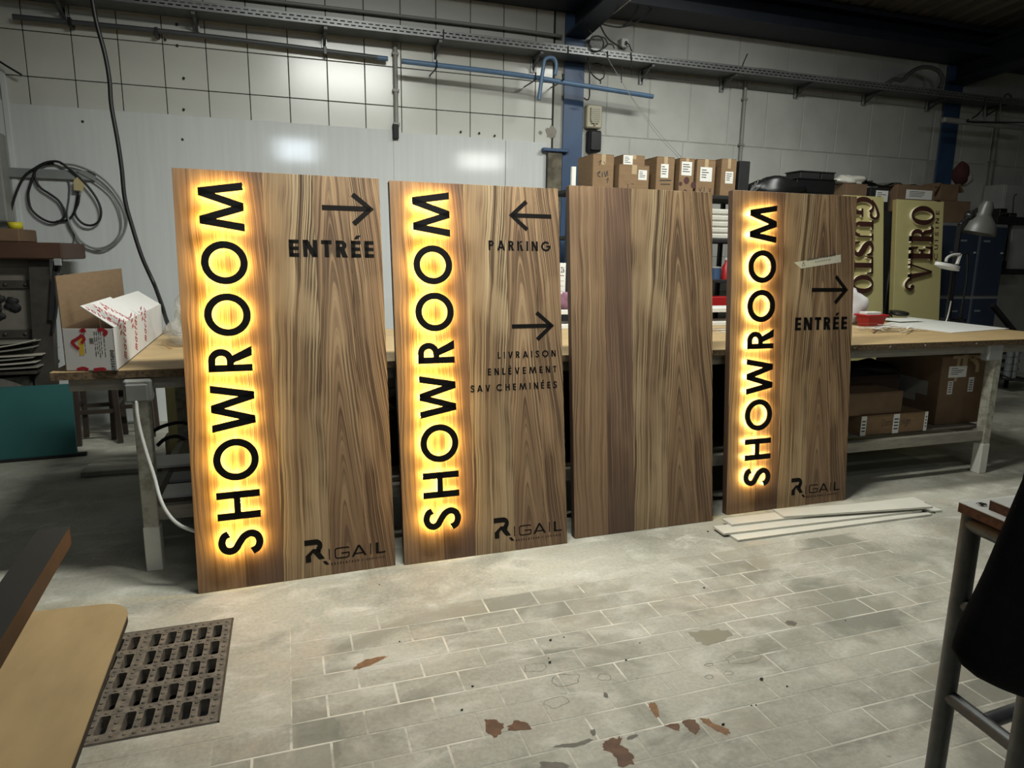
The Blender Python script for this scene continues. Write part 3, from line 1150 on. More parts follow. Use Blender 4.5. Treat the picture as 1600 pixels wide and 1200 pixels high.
def make_panel(i, label):
    q = PANELS[i]
    w, h = q[0], q[1]
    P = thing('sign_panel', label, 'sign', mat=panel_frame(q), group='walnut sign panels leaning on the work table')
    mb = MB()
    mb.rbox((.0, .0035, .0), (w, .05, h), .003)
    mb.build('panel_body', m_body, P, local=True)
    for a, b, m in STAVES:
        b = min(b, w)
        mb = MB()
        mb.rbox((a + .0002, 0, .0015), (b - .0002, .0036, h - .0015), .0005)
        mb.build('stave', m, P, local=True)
    if i != 2:
        off = .034 if i < 2 else .022
        th = .008 if i < 2 else .011
        for ch, v0, v1 in LETTERS:
            st, gw = glyph(ch, .172)
            k = (v1 - v0) / gw
            if i == 3:
                fl = lambda x, y, d: Vector((.2975 - y * .192, -d, v0 + .002 + x * k))
            else:
                fl = lambda x, y, d: Vector((.2975 - y * .192, -d, v0 + x * k))
            mb = MB()
            emit(mb, st, fl, off + .0012, off + th, back=True)
            L = mb.build('letter', m_black, P, local=True)
            # light emitting back, a little narrower than the letter and facing the panel
            mb = MB()
            for s in st:
                nn = len(s)
                vs = []
                for a, b in s:
                    m2 = ((a[0] + b[0]) / 2, (a[1] + b[1]) / 2)
                    for c in (a, b):
                        x, y = m2[0] + (c[0] - m2[0]) * .86, m2[1] + (c[1] - m2[1]) * .86
                        vs.append(fl(x, y, off))
                        
                mb.add(vs, [(2 * j, 2 * j + 1, 2 * j + 3, 2 * j + 2) for j in range(nn - 1)])
            mb.build('led_backlight', m_led if i < 2 else m_led4, L, local=True)
            if i == 3:
                mb = MB()
                for s in st:
                    # beads along the centre of each stroke
                    acc = 1.0
                    prev = None
                    pts = []
                    for a, b in s:
                        m2 = Vector(((a[0] + b[0]) / 2 * k, (a[1] + b[1]) / 2 * .192, 0))
                        if prev is not None:
                            seg = (m2 - prev).length
                            nst = max(1, int(seg / .004))
                            for z in range(nst):
                                acc += seg / nst
                                if acc > .034:
                                    acc = 0
                                    pts.append(prev.lerp(m2, (z + 1) / nst))
                        prev = m2
                    for p2 in pts:
                        c = fl(p2.x / k, p2.y / .192, off - .001)
                        mb.box((c.x - .0035, c.y, c.z - .0035), (c.x + .0035, c.y + .002, c.z + .0035))
                if mb.v:
                    mb.build('led_bead', m_leddot, L, local=True, kind='stuff')
    return P


p1 = make_panel(0, 'largest, leftmost walnut sign panel, glowing SHOWROOM letters, arrow right above ENTRÉE')
p2 = make_panel(1, 'walnut sign panel with glowing SHOWROOM, left arrow PARKING and LIVRAISON text')
p3 = make_panel(2, 'blank walnut sign panel without any letters between two glowing ones')
p4 = make_panel(3, 'rightmost walnut sign panel, glowing SHOWROOM with LED dots, strip of handwritten tape above its arrow')


def word(panel, txt, s, x0, x1, y0, h, track=.3, name='lettering', mat=None, d=.001):
    mb = MB()
    fit_text(mb, txt, s, x0, x1, y0, h, F_panel, 0, d, track)
    return mb.build(name, mat or m_vinyl, panel, local=True)


def arrow(panel, *a):
    mb = MB()
    emit(mb, arrow_strips(*a), F_panel, 0, .001)
    mb.build('arrow', m_vinyl, panel, local=True)


arrow(p1, .655, .908, 1.8345, .079, .085, .024)
word(p1, 'ENTRÉE', .22, .4915, .899, 1.5935, .082)
logo(p1, .4905, .079, 'a')
arrow(p2, .882, .636, 1.831, .084, .083, .022)
word(p2, 'PARKING', .205, .516, .8725, 1.642, .052, .32)
arrow(p2, .634, .881, 1.234, .081, .083, .022)
word(p2, 'LIVRAISON', .19, .5475, .8865, 1.062, .036, .42)
word(p2, 'ENLÈVEMENT', .19, .489, .888, .974, .0365, .42)
word(p2, 'SAV', .19, .3885, .499, .8875, .036, .36)
word(p2, 'CHEMINÉES', .19, .5335, .888, .8875, .036, .36)
logo(p2, .4945, .080, 'b')
arrow(p4, .612, .905, 1.4165, .095, .094, .024)
word(p4, 'ENTRÉE', .22, .488, .907, 1.1595, .082)
logo(p4, .4975, .079, 'c')

# strip of masking tape with a pencilled note on the right panel
tp = MB()
tpoly = [(.464, 1.589), (.522, 1.551), (.838, 1.594), (.835, 1.643)]
tp.prism(tpoly, lambda x, y: F_panel(x, y, .0002), lambda x, y: F_panel(x, y, .0008))
tape_o = tp.build('tape_strip', M('masking_tape', (202, 198, 176), .7, var=.04, scale=30), p4, local=True, label='pale masking tape strip with a handwritten note')
mb = MB()
ta = math.atan2(.048, .31)


def F_tape(x, y, d):
    c, s_ = math.cos(ta), math.sin(ta)
    return F_panel(.54 + x * c - y * s_, 1.572 + x * s_ + y * c, d)


fit_text(mb, 'MANQUE 2 AIMANTS', .19, .03, .255, .021, .0125, F_tape, .0006, .0011, .2)
rs = random.Random(3)
xx = .09
for k in range(9):
    pts = [(xx + rs.uniform(0, .004), rs.uniform(.0, .004)), (xx + rs.uniform(.003, .007), rs.uniform(.007, .012)), (xx + rs.uniform(.006, .011), rs.uniform(.001, .004)), (xx + rs.uniform(.009, .013), rs.uniform(.005, .011))]
    emit(mb, [g_path(pts, .0016, 3)], F_tape, .0006, .0011)
    xx += .0145
for a, b in (((-.012, -.004), (.0, .024)), ((.0, .024), (.012, -.004)), ((-.012, -.004), (.012, -.004)), ((0, .004), (0, .014))):
    emit(mb, [g_path([a, b], .0024, 2, False)], F_tape, .0006, .0011)
mb.build('handwriting', M('pencil', (52, 52, 50), .7), tape_o, local=True)

# ------------------------------------------------------------------ services on the wall
def px_tube(pts, Y, r, n=8, sm=6):
    P = []
    for p in pts:
        P.append(deep(p[0], p[1], p[2] if len(p) > 2 else Y))
    mb = MB()
    mb.tube(catmull(P, sm), r, n)
    return mb


tray = thing('cable_tray', 'long perforated galvanised cable tray carrying cables along the top of the wall', 'cable tray', (3, 6.72, 3.593))
mb = MB()
TX0, TX1 = -3.2, 11.4
mb.box((TX0, 6.70, 3.588), (TX1, 6.96, 3.593))
mb.build('tray_floor', m_dgalv, tray)
mb = MB()
for z0, z1 in ((3.588, 3.606), (3.616, 3.634), (3.644, 3.662)):
    mb.box((TX0, 6.698, z0), (TX1, 6.700, z1))
x = TX0
while x < TX1:
    mb.box((x, 6.698, 3.606), (x + .022, 6.700, 3.616))
    mb.box((x + .03, 6.698, 3.634), (x + .052, 6.700, 3.644))
    x += .062
mb.build('perforated_lip', M('tray_zinc', (128, 130, 130), .4, metal=.35, var=.2, scale=3), tray, kind='stuff')
mb = MB()
mb.box((TX0, 6.958, 3.588), (TX1, 6.960, 3.655))
mb.build('back_lip', m_dgalv, tray)
for k, (dy, amp, ph, r) in enumerate(((.05, .030, 0, .017), (.10, .025, 2.0, .015), (.15, .035, 4.1, .018), (.19, .03, 1.1, .014))):
    P = []
    x = TX0
    while x < TX1:
        P.append((x, 6.70 + dy + .01 * math.sin(x * 2 + ph), 3.63 + .012 * k + amp * max(0, math.sin(x * 1.55 + ph)) + .006 * math.sin(x * 5 + ph)))
        x += .25
    mb = MB()
    mb.tube(catmull(P, 3), r, 7)
    mb.build('tray_cable', m_gcable, tray, smooth=True)
for i, (px, y0, y1) in enumerate(((100, -4, 26), (308, 14, 50), (507, 45, 75), (680, 66, 96), (833, 86, 113), (1002, 106, 131), (1128, 116, 143), (1244, 129, 153), (1350, 144, 164), (1449, 154, 174), (1540, 158, 182))):
    p0, p1 = deep(px, y0, 6.97), deep(px, y1, 6.97)
    b = thing('tray_bracket', None, None, p1)
    mb = MB()
    mb.box((p1.x - .022, 6.960, p1.z), (p1.x - .014, 6.999, 3.588))
    mb.box((p1.x + .014, 6.960, p1.z), (p1.x + .022, 6.999, 3.588))
    mb.box((p1.x - .022, 6.990, p1.z), (p1.x + .022, 6.998, 3.588))
    for z in (.3, .55, .8):
        zc = p1.z + (3.588 - p1.z) * z
        mb.box((p1.x - .006, 6.986, zc - .02), (p1.x + .006, 6.9905, zc + .02), 1)
    mb.build('bracket_channel', [m_galv, m_blk], b)
    mb = MB()
    mb.bar((p1.x, 6.72, 3.575), (p1.x, 6.99, 3.575), .03, .025)
    mb.bar((p1.x, 6.80, 3.565), (p1.x, 6.985, 3.48), .025, .012)
    mb.build('bracket_arm', m_dgalv, b)
    b.parent = tray
    b.matrix_parent_inverse = MW[tray.name].inverted()
    b.name = 'tray_bracket'
# cable ties hanging from the tray
for k, pts in enumerate(([(949, 80), (951, 96), (956, 106)], [(986, 82), (987, 96), (986, 108)], [(974, 105), (971, 118), (971, 129)], [(1168, 84), (1163, 95), (1160, 103)], [(888, 72), (888, 78), (888, 84)], [(693, 46), (693, 54), (693, 60)])):
    px_tube(pts, 6.69, .006, 6).build('cable_tie', m_cable, tray, smooth=True)

mb = px_tube([(-40, -60), (180, -28), (410, 0), (600, 22), (800, 46), (878, 57)], 6.95, .017, 8)
tag(mb.build('conduit', m_conduit, smooth=True), 'thin grey conduit running above the cable tray on the tiles', 'pipe')
r = thing('rail_pipe', 'long dark grey pipe under the cable tray, its end tip blue', 'pipe', deep(20, 26, 6.92))
mb = px_tube([(20, 26), (300, 54), (590, 90)], 6.92, .022, 12)
mb.build('pipe_tube', M('dark_grey_pipe', (72, 76, 78), .45, var=.15), r, smooth=True, auto=40)
mb = px_tube([(589, 89.9), (606, 92)], 6.92, .0225, 12)
mb.build('pipe_tip', m_bluepipe, r, smooth=True, auto=40)
mb = MB()
for px, py in ((110, 35), (245, 50), (508, 79)):
    p = deep(px, py, 6.92)
    mb = MB()
    mb.box((p.x - .012, 6.885, p.z - .035), (p.x + .012, 6.998, p.z + .03))
    mb.build('pipe_clip', m_blkplastic, r)
r = thing('blue_pipe', 'long sloping blue plastic pipe passing in front of the blue column', 'pipe', deep(628, 95, 6.9))
px_tube([(628, 95.5), (800, 116), (900, 132), (1020, 151)], 6.70, .024, 12).build('pipe_tube', m_bluepipe, r, smooth=True, auto=40)
for px, py in ((681, 101), (835, 120), (877, 122)):
    p = deep(px, py, 6.70)
    mb = MB()
    mb.tube([p + Vector((0, -.035, .03)), p + Vector((0, -.04, -.03)), p + Vector((0, .02, -.035)), p + Vector((0, .29, -.03))], .008, 6)
    mb.build('pipe_hook', m_blkplastic, r, smooth=True)
px_tube([(842, 156), (846, 125), (849, 105), (851, 94), (858, 90), (866, 92), (869, 102), (867, 117)], 6.64, .019, 12, 8).build('blue_hook', m_bluepipe, smooth=True, auto=50, label='bent blue tube hooked over the sloping blue pipe', cat='hook')

for nm, px0, px1, lab, w in (('wall_conduit', (617, 55), (617, 198), 'vertical grey conduit between the two halves of the tiled bay', .022), ('wall_conduit', (1166, 119), (1157, 296), 'dark vertical pipe on the block wall behind the cartons', .020), ('wall_conduit', (1563, 163), (1546, 312), 'vertical pipe on the wall right of the second blue column', .030)):
    a, b = deep(*px0, 6.97), deep(*px1, 6.97)
    t_ = thing(nm, lab, 'pipe', (a.x, 6.97, b.z))
    mb = MB()
    mb.tube([(a.x, 6.97, a.z), (a.x, 6.97, b.z)], w, 12)
    mb.build('pipe_tube', m_conduit, t_, smooth=True, auto=40)
    for f in (.2, .6, .97):
        mb = MB()
        z = a.z + (b.z - a.z) * f
        mb.box((a.x - w * 1.4, 6.97 - w * 1.2, z - .012), (a.x + w * 1.4, 7.0, z + .012))
        mb.build('pipe_clip', m_conduit, t_)
    if px0[0] == 617:
        mb = MB()
        c = deep(618, 206, 6.97)
        mb.rbox((c.x - .028, 6.94, c.z - .07), (c.x + .028, 6.995, c.z + .07), .006)
        mb.build('pipe_sleeve', m_blk, t_)

# emergency lamp, loudspeaker and socket by the column
a, b = deep(917, 199, 6.9), deep(942, 165, 6.9)
e = thing('emergency_lamp', 'beige emergency lamp housing on the block wall above the black speaker', 'lamp', (a.x, 6.95, a.z))
mb = MB()
mb.rbox((a.x, 6.905, a.z), (b.x, 6.998, b.z), .012)
mb.build('lamp_housing', M('beige_plastic', (176, 168, 144), .5, var=.05), e)
mb = MB()
w, h = b.x - a.x, b.z - a.z
xc = (a.x + b.x) / 2
for k in range(9):
    t0 = k / 9
    hw = w * .30 * math.sqrt(max(0.02, 1 - max(0, .35 - t0) ** 2 / .1225))
    z0, z1 = a.z + h * (.10 + .78 * t0), a.z + h * (.10 + .78 * (t0 + 1 / 9))
    mb.rbox((xc - hw, 6.885, z0), (xc + hw, 6.906, z1), .003)
mb.build('lamp_diffuser', M('frosted_diffuser', (158, 156, 138), .3, var=.08), e)
a, b = deep(921, 236, 6.88), deep(941.5, 204, 6.88)
e = thing('speaker', 'small black wall speaker under the beige emergency lamp', 'speaker', (a.x, 6.94, a.z))
mb = MB()
mb.rbox((a.x, 6.89, a.z), (b.x, 6.998, b.z), .014)
mb.build('speaker_cabinet', m_blk, e)
mb = MB()
mb.rbox((a.x + .012, 6.876, a.z + .012), (b.x - .012, 6.891, b.z - .012), .006)
mb.build('speaker_grille', m_blkplastic, e)
a, b = deep(971, 73, 6.93), deep(983, 60, 6.93)
e = thing('socket_box', 'white plastic socket box on the block wall above the cable tray', 'socket', (a.x, 6.96, a.z))
mb = MB()
mb.rbox((a.x, 6.93, a.z), (b.x, 6.998, b.z), .008)
mb.build('socket_housing', m_white, e)
mb = MB()
c = (a + b) / 2
mb.lathe([(0, .006), (.016, .006), (.018, 0)], 10, axis=Matrix.Translation((c.x + .01, 6.93, c.z)) @ Matrix.Rotation(PI / 2, 4, 'X'))
mb.build('plug', m_blkplastic, e)
px_tube([(978, 67), (983, 70), (987, 80)], 6.90, .006, 6).build('plug_cable', m_cable, e, smooth=True)

for lab, Y, rr, pts in (
    ('black cable looping from the rafter down to the cable tray', 6.70, .008, [(936, 35), (944, 52), (952, 62), (963, 70), (972, 76)]),
    ('pair of dark cables drooping from the rafter towards the eave beam, the longer one', 6.6, .008, [(936, 36), (955, 41), (972, 42), (990, 37), (1008, 25), (1020, 12), (1032, 0)]),
    ('dark cable rising in a curve to the eave beam, the shorter of two', 6.6, .007, [(974, 40), (988, 30), (994, 18), (1000, 8), (1012, 3), (1030, 2)]),
    ('thin cable coil standing on the tray beside the blue column', 6.68, .007, [(920, 68), (926, 58), (937, 57), (943, 66), (940, 77), (930, 80), (922, 76), (920, 66)]),
    ('small cable loop on the tray left of the socket box', 6.68, .006, [(934, 56), (945, 60), (949, 70), (942, 76), (950, 69), (957, 70), (960, 76)]),
    ('round black wire loop hanging below the tray beside the column', 6.85, .007, [(938, 131), (938, 126), (930, 121), (922, 111), (923, 103), (931, 99), (940, 102), (944, 112), (943, 121), (936, 126)]),
    ('black wire dropping beside the blue column to a curled end', 6.80, .007, [(917, 78), (919, 95), (921, 107), (921, 130), (921, 150), (918, 156), (912, 153)]),
    ('grey hose bent in a big hump over the tray at the right', 6.72, .024, [(1385, 131), (1398, 124), (1410, 125), (1420, 116), (1434, 107), (1450, 105), (1466, 111), (1473, 124), (1468, 137)]),
    ('small grey cable arch on the tray at the far right', 6.72, .013, [(1568, 157), (1571, 149), (1576, 147), (1580, 151), (1580, 158)]),
):
    px_tube(pts, Y, rr, 7, 6).build('cable', m_gcable if 'grey' in lab else m_cable, smooth=True, label=lab, cat='cable')
mb = px_tube([(985, 0, 5.8), (960, 20, 6.3), (937, 36, 6.6), (936, 37, 6.6)], 6.3, .006, 6)
tag(mb.build('cord', M('pale_cord', (150, 148, 140), .7), smooth=True), 'pale cord stretched from the column top up along the rafter', 'cord')
for k, dx in enumerate((0, 5)):
    mb = px_tube([(921, 47), (945, 84), (972, 128), (990 + dx * .3, 158), (1025 + dx, 208), (1060 + dx, 246)], 6.60, .0022, 5)
    tag(mb.build('string', M('pale_cord', (150, 148, 140), .7), smooth=True), 'thin taut string slanting from the column down to the cartons, %s' % ('left one of two' if k == 0 else 'right one of two'), 'string')
p = deep(931, 67, 6.90)
mb = MB()
mb.lathe([(0, .012), (.07, .012), (.075, 0), (.0, 0)], 22, axis=Matrix.Translation(p) @ Matrix.Rotation(PI / 2, 4, 'X'))
mb.box((p.x - .02, p.y, p.z - .02), (p.x + .02, 7.0, p.z + .02))
tag(mb.build('round_cover', M('grey_cover', (128, 130, 128), .5), smooth=True, auto=40), 'round grey cover plate on the wall behind the cable loops', 'cover')
# lamp batten at the far right, switched off
a, b = deep(1473, 187, 6.6), deep(1625, 190, 6.6)
e = thing('lamp_batten', 'switched-off white tube batten slung across the second blue column', 'lamp', a)
mb = MB()
mb.rbox((a.x, 6.57, a.z - .03), (b.x, 6.63, a.z + .03), .012)
mb.build('batten_housing', M('grey_batten', (150, 150, 146), .4), e)
px_tube([(1513, 186), (1514, 190), (1550, 191), (1600, 191.5)], 6.55, .008, 6).build('batten_cable', m_cable, e, smooth=True)
px_tube([(1539, 152), (1538, 165), (1530, 177), (1519, 185)], 6.58, .008, 6).build('batten_cable', m_cable, e, smooth=True)
for px in (1539, 1563):
    q0, q1 = deep(px, 160, 6.68), deep(px, 187, 6.60)
    mb = MB()
    mb.tube([q0, q1], .012, 6)
    mb.build('batten_hanger', m_conduit, e, smooth=True)

# blue crossbar and grey-brown board in the slot between sheets and column
a, b = deep(849, 230, 6.9), deep(890, 238, 6.9)
mb = MB()
mb.rbox((a.x, 6.91, b.z), (b.x, 6.966, a.z), .006)
tag(mb.build('crossbar', m_blue), 'short blue steel crossbar joining the column above the narrow board', 'bar')
a, b = deep(855, 300, 6.93), deep(878, 240, 6.93)
mb = MB()
mb.rbox((a.x, 6.92, 0), (b.x, 6.96, b.z), .004)
tag(mb.build('narrow_board', M('weathered_board', (108, 102, 86), .8, rgb2=(78, 72, 60), scale=9, bump=.1)), 'narrow weathered board standing between the white sheets and the blue column', 'board')

# coiled cables on the white sheets at the left
for lab, mat, rr, Y, pts in (
    ('thick black cable coiled on the wall above the press', m_cable, .010, 6.93, [(16, 352), (17, 330), (26, 300), (38, 276), (53, 264), (72, 254), (92, 253), (108, 264), (118, 272), (138, 292), (152, 312), (158, 330), (155, 345), (144, 352), (131, 350), (121, 341), (117, 331), (122, 318), (124, 304)]),
    ('black cable in a second, drooping coil above the press', m_cable, .010, 6.95, [(56, 263), (47, 290), (44, 305), (48, 325), (60, 338), (75, 346), (88, 347), (99, 341), (101, 331), (92, 314), (76, 302), (64, 294), (56, 282), (55, 268), (66, 257), (84, 255)]),
    ('thin black lead running from the coil tag around to the press', m_cable, .009, 6.96, [(88, 346), (104, 344), (114, 335), (119, 320), (122, 300)]),
    ('thin dark wire looping from the coil down behind the press', m_gcable, .006, 6.965, [(60, 292), (58, 275), (66, 262), (82, 257), (98, 264), (108, 285), (108, 310), (105, 335), (112, 356), (116, 372), (110, 390), (98, 405)]),
    ('large grey hose ring hung on the white sheets left of the first sign', m_clearhose, .009, 6.94, [(95, 256), (120, 259), (150, 272), (172, 290), (190, 315), (198, 340), (194, 362), (180, 380), (160, 390), (138, 385), (122, 372), (110, 352), (106, 340)]),
    ('inner ring of thin grey hose on the white sheets', m_clearhose, .007, 6.95, [(120, 268), (150, 284), (175, 306), (188, 335), (188, 362), (172, 382), (150, 388), (128, 378), (112, 355)]),
):
    px_tube(pts, Y, rr, 7, 6).build('cable', mat, smooth=True, label=lab, cat='cable')
a = deep(122, 288, 6.92)
mb = MB()
mb.prism([(-.035, -.05), (.03, -.055), (.05, .0), (.0, .06), (-.03, .03)], lambda x, y: (a.x + x, 6.915, a.z + y), lambda x, y: (a.x + x, 6.92, a.z + y))
tag(mb.build('cable_tag', M('cream_tag', (186, 172, 128), .7)), 'cream paper tag on the black cable coil', 'tag')
px_tube([(140, -30), (146, 10), (152, 40), (164, 85), (171, 125), (174, 165), (183, 215), (190, 262), (195, 310), (206, 352), (222, 402), (240, 442), (247, 460, 5.45), (254, 480, 5.25), (262, 505, 5.08), (275, 521, 5.0), (300, 524, 4.95)], 5.6, .0145, 8, 6).build('hanging_cable', m_cable, smooth=True, label='thick black cable hanging from the ceiling in front of the white sheets', cat='cable')
px_tube([(-10, 90), (12, 104), (34, 117)], 6.9, .009, 6).build('cable', m_cable, smooth=True, label='short black cable crossing the tiles at the left edge', cat='cable')
a, b = deep(-30, 110, 6.9), deep(-30, 113, 6.9)
# transparent horizontal duct behind the coil
a, b = deep(-20, 266, 6.96), deep(150, 284, 6.96)
mb = MB()
mb.rbox((a.x, 6.95, a.z - .05), (b.x, 6.985, a.z + .03), .006)
tag(mb.build('flat_duct', M('grey_duct', (130, 134, 132), .4)), 'flat grey duct across the white sheets behind the coils', 'duct')
# electrical box and paper at the left edge
a, b = deep(-60, 345, 6.8), deep(-5, 205, 6.8)
e = thing('wall_cabinet', 'pale cabinet at the left edge above the press', 'cabinet', (a.x, 6.9, a.z))
mb = MB()
mb.rbox((a.x, 6.80, a.z), (b.x, 6.985, b.z), .01)
mb.build('cabinet_body', M('pale_cabinet', (140, 142, 136), .5), e)
for py in (226, 268, 322):
    c = deep(-10, py, 6.79)
    mb = MB()
    mb.rbox((c.x - .05, 6.785, c.z - .012), (c.x + .03, 6.801, c.z + .012), .004)
    mb.build('cabinet_catch', m_blkplastic, e)

# ------------------------------------------------------------------ helpers for cartons and furniture
def carton(name, label, a, b, depth, mat=m_card, group=None, labels=(), tape=True, prints=(), yaw=0.0, cat='box', flapgap=True):
    """closed cardboard carton; a, b = front lower-left and upper-right world points on its front plane"""
    w, h = b.x - a.x, b.z - a.z
    mtx = Matrix.Translation((a.x, a.y, a.z)) @ Matrix.Rotation(yaw, 4, 'Z')
    P = thing(name, label, cat, mat=mtx, group=group)
    mb = MB()
    mb.rbox((0, 0, 0), (w, depth, h - .006), .004)
    mb.build('carton_body', mat, P, local=True)
    for k in (0, 1):
        mb = MB()
        y0, y1 = (.001, depth / 2 - .002) if k == 0 else (depth / 2 + .002, depth - .001)
        mb.rbox((.001, y0, h - .006), (w - .001, y1, h), .0015)
        mb.build('flap', mat, P, local=True)
    if tape:
        mb = MB()
        tw = min(.05, w * .2)
        mb.box((0.001, depth / 2 - tw / 2, h), (w - .001, depth / 2 + tw / 2, h + .0006))
        mb.build('tape', m_tape, P, local=True)
        mb = MB()
        mb.box((w / 2 - tw / 2, -.0007, h - min(.09, h * .35)), (w / 2 + tw / 2, 0, h))
        mb.build('tape', m_tape, P, local=True)
    for (x0, z0, x1, z1) in labels:
        mb = MB()
        mb.box((w * x0, -.0018, h * z0), (w * x1, -.0002, h * z1))
        L = mb.build('paper_label', m_paper, P, local=True)
        mb = MB()
        hh = h * (z1 - z0)
        ww = w * (x1 - x0)
        rnd = random.Random(int(x0 * 997 + z0 * 313))
        for k in range(4):
            zz = h * z1 - hh * (.2 + .17 * k)
            mb.box((w * x0 + ww * .12, -.0022, zz - hh * .03), (w * x0 + ww * rnd.uniform(.45, .85), -.0018, zz + hh * .03))
        mb.build('label_print', m_ink, L, local=True, kind='stuff')
    if prints:
        mb = MB()
        for pts, s in prints:
            emit(mb, [g_path([(p[0] * w, p[1] * h) for p in pts], s, 5)], lambda x, y, d: (x, -d, y), 0, .0008)
        mb.build('pen_marks', m_ink, P, local=True, kind='stuff')
    return P


def carton_px(name, label, x0, y0, x1, y1, Y, depth, **k):
    p, q = deep(x0, y1, Y), deep(x1, y0, Y)
    m = (p + q) / 2
    a = Vector((p.x, Y, p.z))
    b = Vector((q.x, Y, q.z))
    if 'z0' in k:
        a.z = k.pop('z0')
    return carton(name, label, a, b, depth, **k)


# ------------------------------------------------------------------ work tables
def work_table(label, x0, x1, y1, legs, left_block=True):
    T = thing('work_table', label, 'table', (x0, YT, 0))
    mb = MB()
    mb.rbox((x0, YT + .002, ZT - .004), (x1, y1, ZT), .001)
    mb.build('table_top', m_ply, T)
    mb = MB()
    mb.box((x0 + .001, YT, ZT - .038), (x1 - .001, y1 - .001, ZT - .004))
    mb.build('top_edge', m_osb, T)
    mb = MB()
    mb.bar((x0 + .06, YT + .07, ZT - .07), (x1 - .06, YT + .07, ZT - .07), .05, .062)
    mb.build('rail', m_rail, T)
    mb = MB()
    mb.bar((x0 + .06, y1 - .07, ZT - .07), (x1 - .06, y1 - .07, ZT - .07), .05, .062)
    mb.build('rail', m_rail, T)
    for (lx, ly) in legs:
        mb = MB()
        mb.rbox((lx - .035, ly - .035, .22), (lx + .036, ly + .036, ZT - .04), .004)
        L = mb.build('leg', m_leg, T)
        mb = MB()
        mb.rbox((lx - .038, ly - .039, 0), (lx + .038, ly + .037, .235), .004)
        mb.build('leg_block', m_legw, L)
    ys2 = sorted(set(l[1] for l in legs))
    for yy in ys2:
        mb = MB()
        lx = [l[0] for l in legs if l[1] == yy]
        mb.bar((min(lx), yy, .30), (max(lx), yy, .30), .05, .07)
        mb.build('shelf_rail', m_rail, T)
    lx = sorted(set(l[0] for l in legs))
    for xx in (lx[0], lx[-1]):
        mb = MB()
        mb.bar((xx, ys2[0] + .036, .30), (xx, ys2[-1] - .036, .30), .045, .06)
        mb.build('shelf_rail', m_rail, T)
        mb = MB()
        mb.bar((xx, ys2[0] + .036, ZT - .09), (xx, ys2[-1] - .036, ZT - .09), .045, .06)
        mb.build('rail', m_rail, T)
    return T


LEGY = 3.64
tl = work_table('long pine-topped work table behind the two left signs, flaking white legs', -1.05, 2.20, 5.16, [(-.695, LEGY), (2.1, LEGY), (-.72, 5.08), (2.1, 5.08)])
tr = work_table('work table with boxes on its lower shelf behind the right-hand sign', 2.21, 5.83, 5.16, [(2.32, LEGY), (5.04, LEGY), (2.32, 5.08), (5.06, 5.08)])
# heads of the screws along the front edge of the right table
for px in (1335, 1391, 1446, 1526):
    p = deep(px, 547 - (px - 1335) * .065, YT)
    mb = MB()
    mb.lathe([(0, .004), (.006, .003), (.007, 0)], 8, axis=Matrix.Translation((p.x, YT, ZT - .021)) @ Matrix.Rotation(PI / 2, 4, 'X'))
    mb.build('screw_head', m_galv, tr)
# shelf boards of the right table
for k, (ya, yb) in enumerate(((3.72, 4.14), (4.16, 4.6), (4.62, 5.04))):
    mb = MB()
    mb.rbox((2.30, ya, .336), (5.10, yb, .352), .003)
    mb.build('shelf_board', M('grey_shelf_board', (120, 114, 102), .75, var=.2, scale=6), tr)
mb = px_tube([(1331, 548), (1370, 551), (1410, 546), (1450, 541), (1480, 540)], 3.66, .007, 6)
mb.build('power_lead', m_cable, tr, smooth=True)
p = deep(1555, 548, 3.60)
mb = MB()
mb.rbox((p.x - .075, 3.59, p.z - .075), (p.x + .075, 3.66, p.z + .065), .012)
tag(mb.build('junction_box', M('grey_junction_box', (150, 152, 150), .5)), 'grey junction box under the right end of the work table', 'box')
mb = MB()
p = deep(1365, 686, 3.60)
fit_text(mb, '186', .2, p.x - .05, p.x + .04, .287, .03, lambda x, y, d: (x, LEGY - .0255 - d, y), 0, .001) if False else None

# socket with its white lead on the left leg
p = deep(215, 611, 3.56)
e = thing('socket_box', 'grey weatherproof socket box on the left table leg', 'socket', (p.x, 3.58, p.z - .07))
mb = MB()
mb.rbox((p.x - .062, 3.555, p.z - .055), (p.x + .062, 3.604, p.z + .055), .01)
mb.build('socket_housing', M('weathered_grey_plastic', (138, 138, 132), .5, var=.1), e)
mb = MB()
mb.rbox((p.x - .052, 3.542, p.z - .05), (p.x + .046, 3.556, p.z + .036), .008)
mb.build('socket_cover', M('weathered_grey_cover', (122, 122, 118), .45, var=.1), e)
for dx in (-.045, .04):
    mb = MB()
    mb.lathe([(0, .004), (.006, .003), (.007, 0)], 8, axis=Matrix.Translation((p.x + dx, 3.555, p.z + .044)) @ Matrix.Rotation(PI / 2, 4, 'X'))
    mb.build('screw', m_galv, e)
px_tube([(213, 626, 3.55), (214, 645, 3.54), (219, 672, 3.53), (229, 708, 3.50), (241, 745, 3.46), (250, 778, 3.42), (262, 802, 3.40), (280, 820, 3.38), (305, 830, 3.36), (320, 832, 3.345)], 3.5, .0085, 8, 6).build('white_lead', m_wcable, smooth=True, label='white power lead running from the leg socket to the first sign', cat='cable')

